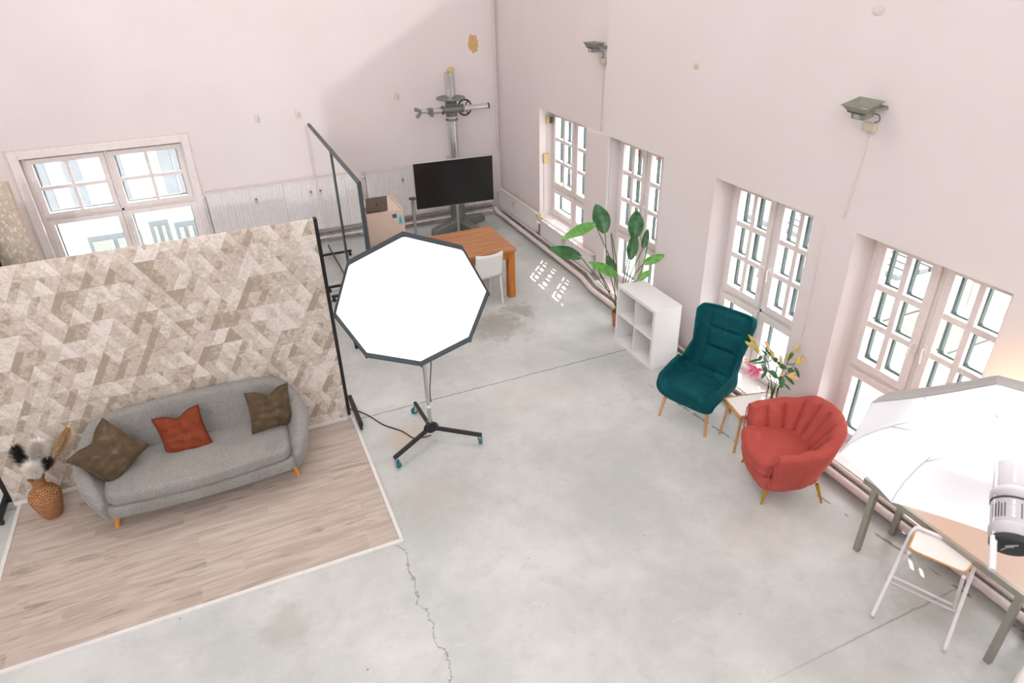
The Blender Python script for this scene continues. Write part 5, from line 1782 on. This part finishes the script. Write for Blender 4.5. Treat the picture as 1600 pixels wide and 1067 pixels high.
# ------------------------------------------------------------------ outside
bm = B(); box(bm, (5.12, -8, -0.4), (30, 30, -0.15)); struct(finish('ground_outside', bm, 'extground', smooth=False))
bm = B(); box(bm, (-12, 12.07, -3.3), (5.12, 30, -3.0)); struct(finish('ground_yard', bm, 'extground', smooth=False))
t = thing('opposite_building', 'white building across the yard seen through the left window', 'building', (-2, 16.5, -3.0))
bm = B()
wall_grid(bm, 'x', 0, 0.4, (-9, 7), 9, [])
finish('facade', bm, 'extfacade', t, smooth=False)
for xa, xb, zb_ in ((-3.0, -1.95, 2.15), (-1.75, -1.35, 2.3), (-1.25, -0.80, 2.2), (0.3, 1.2, 2.2), (-0.35, 0.0, 2.2)):
    xa, xb = xa+2, xb+2
    bm = B(); box(bm, (xa, -0.08, 0.9), (xb, -0.01, zb_)); f = finish('window', bm, 'extdark', t, smooth=False)
    bm = B(); box(bm, (xa+0.08, -0.1, 1.0), ((xa+xb)/2-0.04, -0.081, zb_-0.1)); finish('pane', bm, 'exttreerefl', f, smooth=False)
    bm = B(); box(bm, ((xa+xb)/2+0.04, -0.1, 1.0), (xb-0.08, -0.081, zb_-0.1)); finish('pane', bm, 'exttreerefl', f, smooth=False)
for xa, xb in ((-3.55, -3.3), (-3.0, -2.7), (-2.15, -1.9), (-1.2, -0.95), (-0.9, -0.55), (-0.1, 0.2)):
    bm = B(); box(bm, (xa+2, -0.12, 2.75), (xb+2, -0.01, 5.2)); finish('shutter', bm, 'extgrey', t, smooth=False)
# terrace seen through the tall windows
t = thing('stone_paving', 'three grey stone slabs on the terrace outside the nearest tall window', 'paving', (8.3, 5.3, -0.149))
for i in range(3):
    bm = B(); box(bm, (-0.6, -0.9+i*0.95, 0), (0.5, -0.05+i*0.95, 0.03)); finish('slab', bm, 'extstone', t, smooth=False)
t = thing('timber_deck', 'pale timber deck on the terrace outside the tall windows', 'deck', (9.9, 7.4, -0.149))
for i in range(8):
    bm = B(); box(bm, (-0.9+0.24*i, -1.2, 0), (-0.7+0.24*i, 1.6, 0.09)); finish('board', bm, 'extstone' if i % 2 else 'extgrey', t, smooth=False)
bm = B(); box(bm, (8.9, 8.9, -0.149), (9.7, 9.6, -0.05)); mesh_thing('grey_mat', bm, 'extgrey', 'grey rectangle outside the second nearest tall window', 'mat', smooth=False)
bm = B(); box(bm, (5.3, 4.6, -0.149), (5.75, 5.25, -0.02)); mesh_thing('stone_block', bm, 'extstone', 'grey stone block close outside the window behind the lilies', 'block', smooth=False, bevel=0.02)
bm = B(); box(bm, (9.6, 13.7, -0.149), (10.4, 14.6, 0.25)); mesh_thing('red_planter', bm, 'extred', 'small reddish planter far outside the second furthest tall window', 'planter', smooth=False)
t = thing('garden_chair', 'pale garden chair standing on the terrace outside the nearest window', 'garden chair', (9.3, 5.0, -0.149), 0.5)
bm = B(); box(bm, (-0.25, -0.25, 0.42), (0.25, 0.25, 0.45)); finish('seat', bm, 'steel', t, smooth=False)
bm = B(); box(bm, (-0.25, 0.22, 0.45), (0.25, 0.25, 0.9)); finish('backrest', bm, 'steel', t, smooth=False)
for sx in (-1, 1):
    for sy in (-1, 1):
        bm = B(); tube(bm, [(sx*0.23, sy*0.23, 0), (sx*0.23, sy*0.23, 0.42)], 0.015, 6); finish('leg', bm, 'steel', t)
t = thing('yard_building', 'white building with grey window bands on the far side of the terrace', 'building', (16, 8, -0.15))
bm = B(); box(bm, (0, -14, 0), (0.5, 14, 9)); finish('facade', bm, 'extfacade', t, smooth=False)
for y in (-9, -6, -3, 0, 3, 6, 9):
    bm = B(); box(bm, (-0.08, y, 0.6), (-0.01, y+1.3, 2.4)); finish('window', bm, 'extgrey', t, smooth=False)

GR = {'radiator': 'radiators along the rear and window walls', 'cushion': 'cushions on the sofa', 'dried_plume': 'dried plumes in the wicker vase',
      'rolling_mirror': 'rolling mirrors', 'floodlight': 'floodlights on the window wall', 'wall_bracket': 'brackets on the rear wall',
      'heating_pipe': 'heating pipes', 'power_cable': 'black power cables', 'wall_cable': 'cables on the window wall', 'cable_box': 'cable boxes under the floodlights'}
for o in bpy.data.objects:
    if o.parent is None and 'label' in o:
        g = GR.get(o.name.split('.')[0])
        if g:
            o['group'] = g
